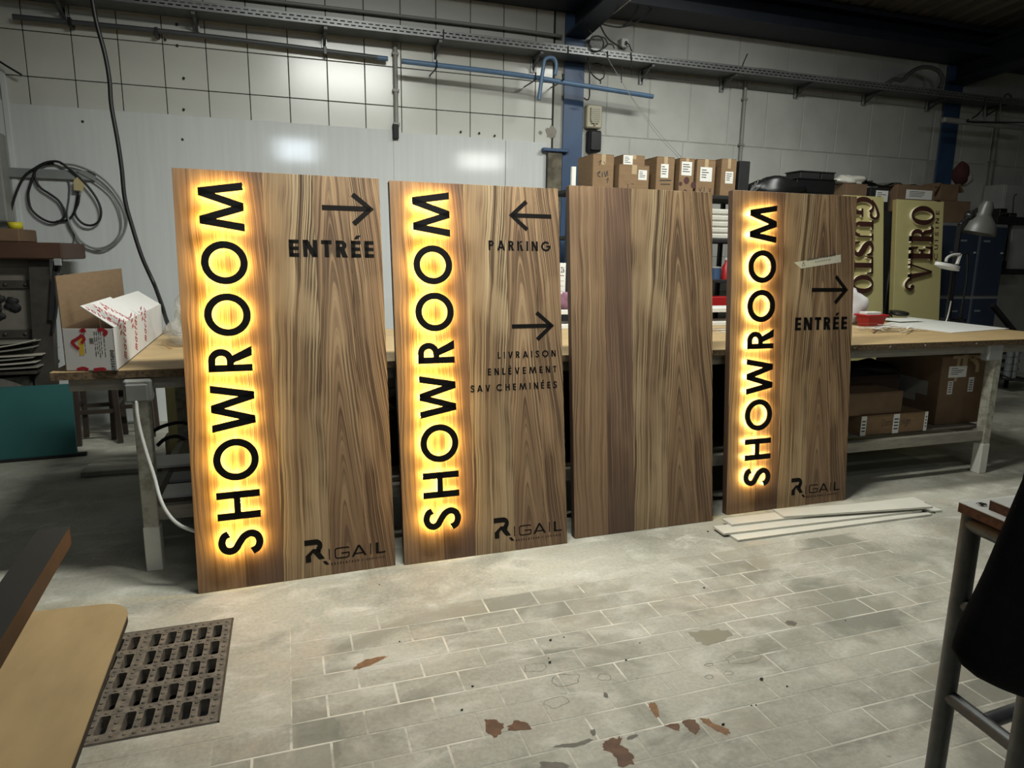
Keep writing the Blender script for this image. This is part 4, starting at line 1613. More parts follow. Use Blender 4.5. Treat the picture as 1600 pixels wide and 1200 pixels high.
# pale offcut boards stored under the left table
for k, (ya, yb, x0, x1, z, lab) in enumerate(((5.35, 5.60, -1.45, 1.2, 0.0, None), (4.62, 4.82, -.62, .9, .336, 'grey'), (4.28, 4.52, -.86, .8, .336, 'white'), (3.98, 4.14, -.66, .9, .336, 'grey'), (3.72, 3.92, -.66, .95, .336, 'white'), (4.05, 4.30, -.42, .9, .354, 'grey'))):
    mb = MB()
    mb.rbox((x0, ya, z), (x1, yb, z + (.035 if k == 0 else .016)), .003)
    labs = ['low concrete kerb strip behind the left work table', 'farthest grey offcut board on the shelf under the left table', 'wide white offcut board jutting past the left table leg', 'narrow grey offcut board on the shelf under the left table', 'nearest white offcut board on the shelf under the left table', 'short dark offcut board lying across two others under the left table']
    mt = m_floor if k == 0 else (m_white if lab == 'white' else M('grey_offcut', (140, 142, 140), .6))
    o = mb.build('kerb' if k == 0 else 'offcut_board', mt)
    if k == 0:
        tag(o, labs[0], None, kind='structure')
    else:
        tag(o, labs[k], 'board', 'offcut boards on the shelf under the left table')
for (ya, yb) in ((3.70, 4.2), (4.22, 5.0)):
    mb = MB()
    mb.rbox((-.70, ya, .322), (2.1, yb, .3345), .002)
    mb.build('shelf_board', M('brown_shelf_board', (96, 84, 68), .8, var=.2), tl)
# white board and crates seen through gaps; last two crates added to darken them
mb = MB()
mb.rbox((.35, 5.0, .45), (1.6, 5.03, .97), .003)
tag(mb.build('white_board', m_white), 'white board standing under the left table between the two left signs', 'board')
e = thing('drawer_unit', 'sage green drawer unit under the table in the gap beside the blank sign', 'drawers', (1.9, 4.2, .336))
mb = MB()
mb.rbox((1.30, 4.2, .70), (2.05, 4.7, .985), .004)
mb.build('unit_body', M('sage_paint', (150, 156, 132), .6), e)
for k in range(3):
    mb = MB()
    mb.rbox((1.31, 4.188, .715 + k * .09), (2.04, 4.2, .795 + k * .09), .003)
    mb.build('drawer', M('sage_paint', (150, 156, 132), .6), e)
for (x0, x1, y0, z0, z1, lab, parent_cat) in ((.42, .98, 3.95, .337, .66, 'black plastic crate on the shelf in the gap between the two left signs', 'crate'), (1.28, 2.02, 3.95, .337, .70, 'black crate added to darken the space under the drawer unit behind the blank sign', 'crate'), (2.45, 3.15, 3.9, .353, .93, 'black tall crate added to darken the gap between the blank and the right-hand sign', 'crate')):
    e = thing('gap_crate', lab, 'crate', (x0, y0, z0))
    mb = MB()
    t_ = .012
    yb = y0 + .45
    mb.rbox((x0, y0, z0), (x1, y0 + t_, z1), .004)
    mb.rbox((x0, yb - t_, z0), (x1, yb, z1), .004)
    mb.rbox((x0, y0, z0), (x0 + t_, yb, z1), .004)
    mb.rbox((x1 - t_, y0, z0), (x1, yb, z1), .004)
    mb.rbox((x0, y0, z0), (x1, yb, z0 + t_), .004)
    mb.build('crate_shell', m_blkplastic, e)
    mb = MB()
    mb.rbox((x0 - .012, y0 - .012, z1 - .03), (x1 + .012, y0 + .014, z1 + .002), .004)
    mb.rbox((x0 - .012, yb - .014, z1 - .03), (x1 + .012, yb + .012, z1 + .002), .004)
    mb.build('crate_rim', m_blkplastic, e)
e = thing('tape_reel', 'reel of grey tape on the black crate in the gap between the left signs', 'reel', (.62, 3.92, .66))
mb = MB()
rx = Matrix.Translation((.60, 4.02, .735)) @ Matrix.Rotation(PI / 2, 4, 'X')
mb.lathe([(.04, -.025), (.075, -.025), (.075, .025), (.04, .025), (.04, -.025)], 24, axis=rx)
mb.build('reel_tape', m_galv, e, smooth=True, auto=40)
mb = MB()
mb.lathe([(.03, -.026), (.041, -.026), (.041, .026), (.03, .026), (.03, -.026)], 24, axis=rx)
mb.build('reel_core', m_card, e, smooth=True, auto=40)

# cartons on the lower shelf of the right table
a = deep(1455, 670, 3.86)
zsh = .353
bc = deep(1512, 671, 3.86)
k1 = carton('cardboard_carton', 'big taped brown carton on the shelf under the right table', Vector((bc.x - .44, 3.80, zsh)), Vector((bc.x + .02, 3.80, .900)), .62, mat=m_card2, labels=((.16, .68, .56, .84), ), prints=(), yaw=0.0)
w_, h_ = .46, .900 - zsh
for x0, z0, x1, z1 in ((.18, .44, .29, .63), (.64, .46, .76, .67)):
    mb = MB()
    mb.box((w_ * x0, -.0018, h_ * z0), (w_ * x1, -.0002, h_ * z1))
    L = mb.build('shipping_strip', m_paper, k1, local=True)
    mb = MB()
    for q in range(5):
        mb.box((w_ * x0 + .01, -.0023, h_ * z0 + .015 + q * .018), (w_ * x1 - .01, -.0018, h_ * z0 + .022 + q * .018))
    mb.build('strip_print', m_ink, L, local=True, kind='stuff')
mb = MB()
emit(mb, [g_path([(.62 * w_, .95 * h_), (.78 * w_, .86 * h_), (.80 * w_, .74 * h_)], .035, 4), g_path([(.22 * w_, .97 * h_), (.95 * w_, .96 * h_)], .022, 3), g_path([(.36 * w_, .95 * h_), (.33 * w_, .62 * h_)], .03, 4)], lambda x, y, d: (x, -d, y), 0, .0012)
mb.build('packing_tape', m_tape, k1, local=True, kind='stuff')
mb = MB()
mb.box((-.0018, .20, .16), (-.0002, .36, .34))
mb.box((-.0018, .10, .22), (-.0002, .20, .33))
mb.build('side_label', M('grey_paper', (150, 148, 140), .7), k1, local=True)
fl0, fl1 = deep(1344, 677, 3.72), deep(1442, 662, 3.72)
k2 = carton('cardboard_carton', 'flat brown carton with printed thin lettering and three white strips, table shelf', Vector((deep(1341, 670, 3.72).x, 3.70, zsh)), Vector((deep(1443, 670, 3.72).x, 3.70, zsh + .145)), .36, tape=False)
w_ = deep(1443, 670, 3.72).x - deep(1341, 670, 3.72).x
mb = MB()
Fc = lambda x, y, d: (x, -d, y)
fit_text(mb, 'Domo', .07, .31 * w_, .485 * w_, .062, .052, Fc, 0, .0009)
fit_text(mb, 'D', .2, .53 * w_, .575 * w_, .055, .07, Fc, 0, .0009)
fit_text(mb, 'sign', .07, .60 * w_, .74 * w_, .062, .052, Fc, 0, .0009)
mb.build('box_print', m_ink, k2, local=True)
for x0, x1 in ((-.001, .075), (.475, .565), (.955, 1.001)):
    mb = MB()
    mb.box((x0 * w_, -.0022, -.0005), (x1 * w_, -.0006, .1455))
    L = mb.build('shipping_strip', m_paper, k2, local=True)
    mb = MB()
    for q in range(4):
        mb.box((x0 * w_ + .008, -.0027, .03 + q * .024), (x1 * w_ - .008, -.0022, .04 + q * .024))
    mb.build('strip_print', m_ink, L, local=True, kind='stuff')
carton('cardboard_carton', 'plain brown carton lying on top of the flat printed one', Vector((deep(1300, 640, 3.74).x, 3.72, zsh + .1466)), Vector((deep(1405, 640, 3.74).x, 3.72, zsh + .1466 + .165)), .34, mat=m_card2, tape=False)
mb = MB()
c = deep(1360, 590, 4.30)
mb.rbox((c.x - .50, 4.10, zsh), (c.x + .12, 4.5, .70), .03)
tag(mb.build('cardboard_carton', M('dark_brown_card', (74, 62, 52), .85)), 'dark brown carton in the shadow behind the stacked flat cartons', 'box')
mb = MB()
mb.blob((c.x - .1, 4.28, .735), .30, .14, .07, .22, 20, 10, 9, flat=.45)
tag(mb.build('black_bag', m_blk, smooth=True), 'crumpled black bag on the dark carton under the right table', 'bag')
# flat white sheet on the floor below
mb = MB()
mb.rbox((2.5, 3.80, 0.0), (4.86, 4.5, .014), .003)
tag(mb.build('floor_sheet', M('grey_sheet', (128, 128, 122), .6)), 'flat grey sheet lying on the floor under the right table', 'sheet')

# ------------------------------------------------------------------ storage rack behind the signs
YR = 5.75
ZR = deep(1000, 300, YR).z
RX0, RX1 = deep(889, 300, YR).x, deep(1300, 300, YR).x
rack = thing('storage_rack', 'dark metal storage rack behind the blank sign, cartons along its top', 'rack', (RX0, YR, 0))
shz = [ZR, deep(1125, 374, YR).z, deep(1125, 437, YR).z, deep(1125, 481, YR).z, .45]
for z in shz:
    mb = MB()
    mb.rbox((RX0, YR - .02, z - .032), (RX1, YR + .5, z), .004)
    mb.build('shelf', m_blk, rack)
for x in (RX0, (RX0 + RX1) / 2 - .35, (RX0 + RX1) / 2 + .5, RX1):
    for y in (YR - .02, YR + .46):
        mb = MB()
        mb.box((x - .018, y, 0), (x + .018, y + .04, ZR - .001))
        mb.build('upright', m_blk, rack)
G = 'cartons in a row on top of the storage rack'
c1 = carton_px('cardboard_carton', 'tall brown carton with pen scribbles, nearest the blue column', 925, 242, 960, 300, YR, .34, z0=ZR + .001, group=G, prints=(([(.2, .45), (.35, .52), (.25, .40), (.38, .36)], .008), ([(.45, .5), (.46, .36)], .008), ([(.55, .52), (.62, .38), (.68, .54), (.72, .4)], .007), ([(.65, .28), (.75, .34), (.7, .2)], .007), ([(.25, .75), (.38, .82), (.3, .68)], .006), ([(.5, .8), (.58, .72)], .006)))
c2 = carton_px('cardboard_carton', 'brown carton with a small label, under the flat one', 966, 259, 1015, 300, YR, .30, z0=ZR + .001, group=G, labels=((.64, .45, .92, .82),), prints=(([(.3, .28), (.31, .12)], .006), ([(.42, .28), (.5, .28)], .006)))
top2 = deep(966, 259, YR).z
carton_px('cardboard_carton', 'small flat carton with a cream label lying on another carton', 973, 243.5, 1008, 258.5, YR + .02, .24, z0=top2 + .002, group=G, labels=((.02, .1, .44, .95),))
carton_px('cardboard_carton', 'brown carton with a white label, third from the blue column', 1024, 246, 1055, 300, YR, .30, z0=ZR + .001, group=G, labels=((.24, .42, .66, .80),), prints=(([(.2, .34), (.85, .36)], .01), ([(.25, .24), (.8, .25)], .008)))
c5 = carton_px('cardboard_carton', 'brown carton printed with round dark fruit shapes', 1060, 248, 1086, 300, YR, .28, z0=ZR + .001, group=G, labels=((.12, .52, .82, .90),))
w5 = deep(1086, 250, YR).x - deep(1060, 250, YR).x
h5 = deep(1086, 248, YR).z - ZR
mb = MB()
for fx, fz, r in ((.45, .38, .17), (.88, .26, .16), (.1, .28, .1), (.4, .06, .12)):
    mb.prism([(fx * w5 + r * w5 * math.cos(a * PI / 7), fz * h5 + r * w5 * math.sin(a * PI / 7) * 1.1) for a in range(14)], lambda x, y: (min(max(x, 0), w5), -.0001, max(y, 0)), lambda x, y: (min(max(x, 0), w5), -.0009, max(y, 0)))
mb.build('fruit_print', M('wine_print', (70, 40, 40), .8), c5, local=True, kind='stuff')
carton_px('cardboard_carton', 'brown carton with the largest printed label, left of the black-sided box', 1087, 250, 1119, 300, YR, .28, z0=ZR + .001, group=G, labels=((.18, .38, .82, .78),), prints=(([(.15, .2), (.25, .1), (.3, .22)], .006), ([(.45, .22), (.45, .06)], .006), ([(.7, .2), (.78, .08), (.82, .2)], .006)))
carton_px('cardboard_carton', 'last brown carton of the row, a white label low on its front', 1125, 249, 1152, 300, YR, .28, z0=ZR + .001, group=G, labels=((.28, .34, .80, .66),))
a, b = deep(1153, 300, YR + .05), deep(1173, 252, YR + .05)
mb = MB()
mb.rbox((a.x, YR + .05, ZR + .001), (b.x, YR + .36, b.z), .006)
tag(mb.build('black_case', m_blk), 'black case at the right end of the carton row', 'case')
mb = MB()
for k in range(5):
    p = deep(1172 + k * 2, 298, YR + .0)
    mb.tube([p, p + Vector((.02 + .012 * k, 0, .03 + .02 * (k % 3))), p + Vector((.03 + .018 * k, .01, .05 + .03 * (k % 3)))], .006, 5)
tag(mb.build('wire_scraps', m_cable, kind='stuff'), 'tangle of short black wire ends beside the black case', 'wire')
a, b = deep(894, 300, YR), deep(902, 260, YR)
mb = MB()
mb.rbox((a.x, YR + .02, ZR + .001), (b.x, YR + .05, b.z), .003)
tag(mb.build('pale_board', m_white), 'narrow pale board upright between the column and the scribbled carton', 'board')
# things on the shelves, showing only in the gap between the blank and the right-hand sign
for k in range(5):
    a, b = deep(1104, 369 - k * 10, YR + .04), deep(1141, 360 - k * 10, YR + .04)
    mb = MB()
    mb.rbox((a.x, YR + .03, shz[1] + .002 + k * .058), (b.x, YR + .33, shz[1] + .056 + k * .058), .012)
    tag(mb.build('wrapped_pack', m_plastic), 'film-wrapped pale pack on the rack shelf, %s of the stack of five' % ('bottom', 'second', 'middle', 'fourth', 'top')[k], 'pack', 'film-wrapped packs stacked on the rack')
p = deep(1119, 436, YR + .1)
e = thing('paint_can', 'blue can standing on the middle rack shelf in the gap', 'can', (p.x, YR + .12, shz[2]))
mb = MB()
mb.lathe([(.0, 0), (.05, 0), (.05, .11), (.0, .11)], 18, (p.x, YR + .12, shz[2] + .001))
mb.build('can_body', m_blue, e, smooth=True, auto=40)
mb = MB()
mb.lathe([(.052, 0), (.052, .012), (.03, .016), (0, .016)], 18, (p.x, YR + .12, shz[2] + .11))
mb.build('can_lid', m_galv, e, smooth=True, auto=40)
p = deep(1131, 436, YR + .1)
for k, (dx, mat, lab) in enumerate(((0, m_red, 'red bottle beside the blue can on the rack'),)):
    e = thing('bottle', lab, 'bottle', (p.x + .02, YR + .1, shz[2]))
    mb = MB()
    mb.lathe([(0, 0), (.045, 0), (.045, .12), (.02, .16), (.018, .19), (0, .19)], 16, (p.x + .02, YR + .1, shz[2] + .001))
    mb.build('bottle_body', mat, e, smooth=True, auto=40)
    mb = MB()
    mb.lathe([(.022, 0), (.022, .03), (0, .03)], 12, (p.x + .02, YR + .1, shz[2] + .19))
    mb.build('bottle_cap', m_white, e, smooth=True, auto=40)
a, b = deep(1108, 478, YR + .02), deep(1146, 462, YR + .02)
mb = MB()
mb.rbox((a.x, YR, shz[3] + .001), (b.x, YR + .3, shz[3] + .11), .01)
tag(mb.build('red_case', m_red), 'red tool case on the lower rack shelf in the gap', 'case')
# white two-board riser on the back of the tables
e = thing('riser_shelf', 'low white two-board riser on the back edge of the work tables', 'shelf', (2.6, 4.95, ZT))
for z in (ZT + .001, ZT + .115):
    mb = MB()
    mb.rbox((1.85, 4.88, z), (4.3, 5.15, z + .035), .003)
    mb.build('riser_board', m_white, e)
for x in (1.87, 3.0, 4.24):
    mb = MB()
    mb.box((x, 4.90, ZT + .036), (x + .03, 5.13, ZT + .115))
    mb.build('riser_post', m_blk, e)
# calendar and cloth in the gap left of the blank sign
a, b = deep(874, 452, 5.0), deep(884.5, 411, 5.0)
e = thing('calendar', 'white wall calendar reading 26 in the gap left of the blank sign', 'calendar', (a.x, 5.0, a.z))
mb = MB()
mb.rbox((a.x - .02, 5.0, ZT + .151), (b.x, 5.012, b.z), .002)
mb.build('calendar_sheet', m_white, e)
mb = MB()
w_ = b.x - a.x
fit_text(mb, '26', .16, a.x + w_ * .20, a.x + w_ * .75, b.z - .075, .045, lambda x, y, d: (x, 5.0 - d, y), 0, .0012)
mb.build('calendar_number', m_ink, e)
mb = MB()
for k in range(4):
    z = b.z - .10 - k * .04
    mb.box((a.x + .004, 4.9985, z), (b.x - .015, 5.0, z + (.005 if k == 0 else .002)))
mb.build('calendar_lines', M('calendar_red', (120, 60, 60), .7), e, kind='stuff')
p = deep(884, 470, 5.05)
mb = MB()
mb.blob((p.x, 4.95, ZT + .151 + .06), .13, .05, .075, .2, 18, 10, 5, flat=.8)
tag(mb.build('cloth_bundle', M('mauve_cloth', (120, 84, 100), .9, var=.3, scale=14), smooth=True), 'mauve cloth bundle on the riser below the calendar', 'cloth')
# strewn offcut strips on the table in the two right gaps
def strips(n, cx, cy, sx, sy, seed, lab, zz=ZT):
    rnd = random.Random(seed)
    mb = MB()
    for k in range(n):
        x, y = cx + rnd.uniform(-sx, sx), cy + rnd.uniform(-sy, sy)
        a = rnd.gauss(0.05, .35)
        L = rnd.uniform(.08, .26)
        w = rnd.uniform(.006, .016)
        h = .0022 + .0019 * k
        mb.X = Matrix.Translation((x, y, zz + h)) @ Matrix.Rotation(a, 4, 'Z')
        mb.rbox((-L, -w / 2, 0), (L, w / 2, .0018), .0005, (0, 1, 0, 2)[k % 4])
        mb.X = None
    tag(mb.build('offcut_strips', [m_white, m_paper, M('brown_strip', (112, 84, 70), .7)], kind='stuff'), lab, 'strips')


c = flat(1124, 515, ZT)
strips(9, c.x, c.y - .12, .12, .10, 4, 'narrow offcut strips scattered on the table in the gap beside the right-hand sign')
c = flat(1378, 516, ZT)
strips(26, c.x, c.y - .03, .17, .13, 8, 'narrow white and brown offcut strips scattered in front of the red tray')

# ------------------------------------------------------------------ two cream signs behind the right table
class SignPlane:
    def __init__(s, y_at, z_at, lean, yaw=0.0):
        u = Vector((math.cos(yaw), math.sin(yaw), 0))
        bk = Vector((-u.y, u.x, 0))
        up = bk * math.sin(lean) + Vector((0, 0, math.cos(lean)))
        nb = up.cross(u)
        if nb.y < 0:
            nb = -nb
        s.u, s.up, s.nb = u, up, nb
        s.o = Vector((0, y_at - z_at * math.tan(lean), 0))

    def uv(s, px, py):
        d = ray(px, py)
        t = (s.o - C0).dot(s.nb) / d.dot(s.nb)
        p = C0 + d * t - s.o
        return p.dot(s.u), p.dot(s.up)

    def matrix(s, u0, v0=0.0):
        p = s.o + s.u * u0 + s.up * v0
        return Matrix(((s.u.x, s.nb.x, s.up.x, p.x), (s.u.y, s.nb.y, s.up.y, p.y), (s.u.z, s.nb.z, s.up.z, p.z), (0, 0, 0, 1)))


def ring(cx, cy, rx, ry, ix, iy, n=36):
    out = []
    for i in range(n + 1):
        a = 2 * PI * i / n
        out.append(((cx + rx * math.cos(a), cy + ry * math.sin(a)), (cx + ix * math.cos(a), cy + iy * math.sin(a))))
    return out


def serif(ch):
    """bold display serif letters, cap height 1; returns strips and width"""
    F = .26
    if ch == 'O':
        return [ring(.42, .5, .42, .52, .20, .44)], .84
    if ch == 'E':
        return [g_bar(.07, 0, .07 + F, 1), g_bar(0, 0, .66, .11), g_bar(0, .89, .64, 1), g_bar(.3, .44, .52, .56), [((.50, .0), (.68, .0)), ((.60, .34), (.68, .34))], [((.58, .68), (.66, .68)), ((.48, 1), (.66, 1))], g_bar(.44, .34, .53, .66)], .68
    if ch == 'R':
        return [g_bar(.07, 0, .07 + F, 1), g_bar(0, 0, .42, .08), g_bar(0, .92, .40, 1), g_arc(.38, .735, .30, .265, -90, 90, .09, 16, .22), g_bar(.3, .47, .40, .55), g_path([(.40, .50, .7), (.52, .36, 1.2), (.58, .15, 1.2), (.72, .05, .6), (.84, .12, .4)], .17, 5)], .84
    if ch == 'V':
        return [[((.40, 0), (.52, 0)), ((.10, 1), (.36, 1))], [((.44, 0), (.52, 0)), ((.78, 1), (.87, 1))], g_bar(.66, .93, 1.0, 1.0), g_bar(.02, .93, .42, 1.0),
                g_path([(.16, .96, 1), (.02, 1.08, 1), (-.16, 1.17, .8), (-.34, 1.10, 1.1), (-.38, .94, 1.4), (-.28, .86, 1.5), (-.19, .92, 1.1)], .11, 6)], 1.0
    if ch == 'G':
        return [g_arc(.46, .5, .46, .53, 40, 320, .09, 30, .24), g_bar(.66, .06, .86, .42), g_bar(.56, .40, .96, .48), g_path([(.80, .86, 1), (.96, .92, 1), (1.02, 1.10, 1), (.90, 1.24, 1.1), (.70, 1.22, 1), (.40, 1.10, .8), (.14, .92, .6)], .12, 6)], .98
    if ch == 'U':
        return [g_bar(.07, .3, .30, 1), g_bar(0, .92, .42, 1), g_bar(.70, .3, .78, 1), g_bar(.60, .92, .90, 1), g_arc(.425, .32, .355, .34, 180, 360, .10, 18, .16)], .90
    if ch == 'S':
        return [g_path([(.58, .74, .5), (.50, .90, .5), (.32, .97, .6), (.14, .90, .9), (.10, .76, 1.2), (.22, .60, 1.5), (.42, .46, 1.6), (.56, .30, 1.3), (.52, .12, .9), (.32, .03, .6), (.12, .10, .5), (.05, .28, .5)], .17, 7), g_bar(.54, .68, .60, .98), g_bar(.03, .02, .08, .34)], .64
    if ch == 'T':
        return [g_bar(.29, 0, .55, 1), g_bar(.18, 0, .66, .08), g_bar(0, .91, .84, 1), [((.0, .70), (.05, .70)), ((0, 1), (.11, 1))], [((.79, .70), (.84, .70)), ((.73, 1), (.84, 1))]], .84
    return [], .4


def cream_sign(label, pl, px_tl, px_tr, px_b, flip=False):
    u0, v1 = pl.uv(*px_tl)
    u1, v1b = pl.uv(*px_tr)
    w, h = u1 - u0, (v1 + v1b) / 2
    P = thing('cream_sign', label, 'sign', mat=pl.matrix(u0))
    mb = MB()
    mb.rbox((0, .004, .002), (w, .06, h), .003)
    mb.build('sign_body', m_creamedge, P, local=True)
    mb = MB()
    mb.rbox((.001, 0, .003), (w - .001, .005, h - .001), .001)
    mb.build('sign_face', m_cream, P, local=True)
    return P, u0, w, h


SV = SignPlane(5.62, 1.0, .098)
sv, u0, w, h = cream_sign('cream sign with raised brown letters, fully visible, swash on its lowest letter', SV, (1402, 311), (1475, 315), None)
# letters read upwards: reading x = sign height, letter top points left
def z5(x, y):
    return (1320 + x / 5.218, 290 + y / 5.218)


def raise_letters(P, chars, F, depth=.03):
    for ch, F_ in chars:
        st, gw = serif(ch)
        mb = MB()
        emit(mb, st, F_, 0, depth - .004)
        L = mb.build('raised_letter', m_paleletter, P, local=True)
        mb = MB()
        emit(mb, st, F_, depth - .004, depth)
        mb.build('letter_face', m_brownletter, L, local=True)


def upward(base_u, cap_u, v0, v1, gw):
    return lambda x, y, d: Vector((base_u + (cap_u - base_u) * y, -d, v0 + (v1 - v0) * x / gw))


bu = SV.uv(*z5(712, 560))[0] - u0 - .027
cu = SV.uv(*z5(535, 560))[0] - u0 - .027
chars = []
for ch, ya, yb in (('V', 782, 618), ('E', 610, 498), ('R', 470, 332), ('O', 326, 170)):
    v0, v1 = SV.uv(*z5(640, ya))[1], SV.uv(*z5(640, yb))[1]
    kk = {'O': .84, 'E': .68, 'R': .84, 'V': 1.0}[ch]
    chars.append((ch, upward(bu, cu, v0, v1, kk)))
raise_letters(sv, chars, None)
mb = MB()
v0, v1 = SV.uv(*z5(740, 606))[1], SV.uv(*z5(765, 207))[1]
b2, c2_ = SV.uv(*z5(762, 400))[0] - u0, SV.uv(*z5(735, 400))[0] - u0
fit_text(mb, 'CUISINE', .13, v0, v1, 0, 1, lambda x, y, d: Vector((b2 + (c2_ - b2) * y, -d, x)), 0, .003, .55)
mb.build('small_lettering', m_brownletter, sv, local=True)
mb = MB()
v0, v1 = SV.uv(*z5(768, 131))[1], SV.uv(*z5(768, 121))[1]
mb.box((c2_ + .005, -.003, v0), (b2 + .01, 0, v1))
mb.build('small_lettering', m_brownletter, sv, local=True)
SG = SignPlane(5.60, 1.0, .13)
ug = SG.uv(1381, 307)[0]
sg, u0, w, h = cream_sign('cream sign with raised brown letters, half hidden by the right-hand sign', SG, (1318, 305), (1381, 307), None)
cu = SG.uv(*z5(230, 560))[0] - u0 - .027
bu = cu - .262
chars = []
for ch, ya, yb in (('G', 98, 268), ('U', 286, 448), ('S', 455, 580), ('T', 585, 720), ('O', 730, 880)):
    v0, v1 = SG.uv(*z5(190, ya))[1], SG.uv(*z5(190, yb))[1]
    kk = {'O': .84, 'T': .84, 'S': .64, 'U': .90, 'G': 1.0}[ch]
    chars.append((ch, upward(bu, cu, v0, v1, kk)))
raise_letters(sg, chars, None)
mb = MB()
mb.rbox((deep(1383, 300, 5.85).x, 5.84, 0), (deep(1402, 300, 5.85).x, 5.88, 2.12), .004)
tag(mb.build('dark_board', m_blk), 'dark board standing in the slot between the two cream signs', 'board')

# ------------------------------------------------------------------ lockers, boxes and lamps at the right
YL = 6.15
lx0, lx1 = deep(1440, 400, YL).x, deep(1569, 400, YL).x
ztop = deep(1520, 349, YL).z
zmid = deep(1520, 464, YL).z
lk = thing('locker', 'blue-doored grey steel locker cabinet behind the cream sign', 'locker', (lx0, YL, 0))
xd = [deep(px, 420, YL).x for px in (1447, 1487.5, 1524, 1565)]
fx = .022
mb = MB()
mb.box((lx0, YL + .01, .02), (lx1, YL + .48, ztop))
mb.build('locker_body', m_lockframe, lk)
zlow = .12
cols = [lx0] + [xd[1], xd[2]] + [lx1]
for i in range(3):
    for (z0, z1) in ((zlow, zmid - fx), (zmid + fx, ztop - .035)):
        mb = MB()
        mb.rbox((cols[i] + fx * .8, YL - .006, z0), (cols[i + 1] - fx * .8, YL + .012, z1), .004)
        d = mb.build('locker_door', m_locker, lk)
        mb = MB()
        xx = cols[i] + fx + .05
        zc = z1 - .18 if z0 > 1 else z1 - .16
        mb.rbox((xx, YL - .009, zc), (xx + .10, YL - .005, zc + .022), .001)
        mb.build('number_plate', M('locker_plate', (120, 126, 132), .4), d)
        mb = MB()
        mb.lathe([(0, .02), (.012, .018), (.014, 0)], 10, axis=Matrix.Translation((cols[i + 1] - fx - .04, YL - .006, (z0 + z1) / 2 + .1)) @ Matrix.Rotation(PI / 2, 4, 'X'))
        mb.build('door_lock', m_galv, d)
# stack on the lockers
a, b = deep(1466, 349, YL), deep(1520, 315, YL)
carton('cardboard_carton', 'wide low carton lying on top of the lockers', Vector((a.x, YL + .02, ztop + .001)), Vector((b.x, YL + .02, b.z)), .34, mat=m_card2, tape=False)
zt2 = b.z + .002
a, b = deep(1475, 314, YL), deep(1507, 288, YL)
cc = carton('cardboard_carton', 'smaller open carton with sloping flaps, on the wide carton above the lockers', Vector((a.x, YL + .06, zt2)), Vector((b.x, YL + .06, b.z)), .24, mat=m_card2, tape=False)
w_, h_ = b.x - a.x, b.z - zt2
mb = MB()
mb.prism([(0, 0), (.012, .012), (.085, -.075), (.073, -.087)], lambda x, y: (w_ + x, .0, h_ + y), lambda x, y: (w_ + x, .24, h_ + y))
mb.build('side_flap', m_carddk, cc, local=True)
mb = MB()
mb.prism([(0, 0), (-.012, .012), (-.085, -.085), (-.073, -.097)], lambda x, y: (x, .24, h_ + y), lambda x, y: (x, .0, h_ + y))
mb.build('side_flap', m_carddk, cc, local=True)
p = deep(1506, 280, YL + .2)
e = thing('plush_toy', 'small dark red and white plush shape on the carton above the lockers', 'toy', (p.x - .05, YL + .2, b.z))
mb = MB()
mb.blob((p.x - .01, YL + .2, b.z + .10), .115, .10, .10, .06, 16, 10, 3)
mb.build('plush_body', M('white_plush', (150, 146, 138), .95, bump=.2), e, smooth=True)
mb = MB()
mb.blob((p.x - .09, YL + .18, b.z + .14), .075, .09, .13, .08, 14, 10, 6)
mb.build('plush_flap', M('dark_red_plush', (64, 30, 30), .95, bump=.2), e, smooth=True)
mb = MB()
mb.blob((p.x + .11, YL + .2, b.z + .09), .028, .03, .04, .05, 10, 6, 2)
mb.build('plush_tip', m_blk, e, smooth=True)

# junk along the shelf top behind the right-hand sign
YJ = 5.75
def zpx(px, py):
    return deep(px, py, YJ)


mb = MB()
q = zpx(1232, 300)
mb.blob((q.x, YJ + .16, ZR + .10), .30, .16, .13, .16, 20, 10, 12, flat=.75)
tag(mb.build('black_bag', m_blkplastic, smooth=True), 'bulging black bag on top of the rack above the right-hand sign', 'bag')
for (x0, y0, x1, y1, lab, mt, dy) in ((1250, 268, 1282, 281, 'flat black box on top of the black bag, left one of a pair', m_blk, .12), (1283, 269.5, 1305, 280, 'flat black box beside another on the junk pile, right one of a pair', m_blk, .14), (1244, 281, 1306, 300, 'dark plastic case under the two flat black boxes', m_blkplastic, .10)):
    a, b = deep(x0, y1, YJ + dy), deep(x1, y0, YJ + dy)
    e = thing('black_box', lab, 'box', (a.x, YJ + dy, a.z))
    mb = MB()
    mb.rbox((a.x, YJ + dy, a.z), (b.x, YJ + dy + .22, b.z - .012), .006)
    mb.build('box_body', mt, e)
    mb = MB()
    mb.rbox((a.x - .008, YJ + dy - .008, b.z - .012), (b.x + .008, YJ + dy + .228, b.z), .003)
    mb.build('box_lid', mt, e)
YJ = 6.02
carton_px('cardboard_carton', 'open cardboard carton filled with film, right of the black cases', 1321, 288, 1356, 312, YJ, .3, mat=m_card2, tape=False)
q = deep(1322, 282, YJ + .14)
mb = MB()
mb.blob((q.x, YJ + .14, q.z - .01), .20, .12, .055, .25, 20, 10, 7)
tag(mb.build('plastic_bag', m_plastic, smooth=True), 'crumpled clear plastic film on top of the open carton', 'bag')
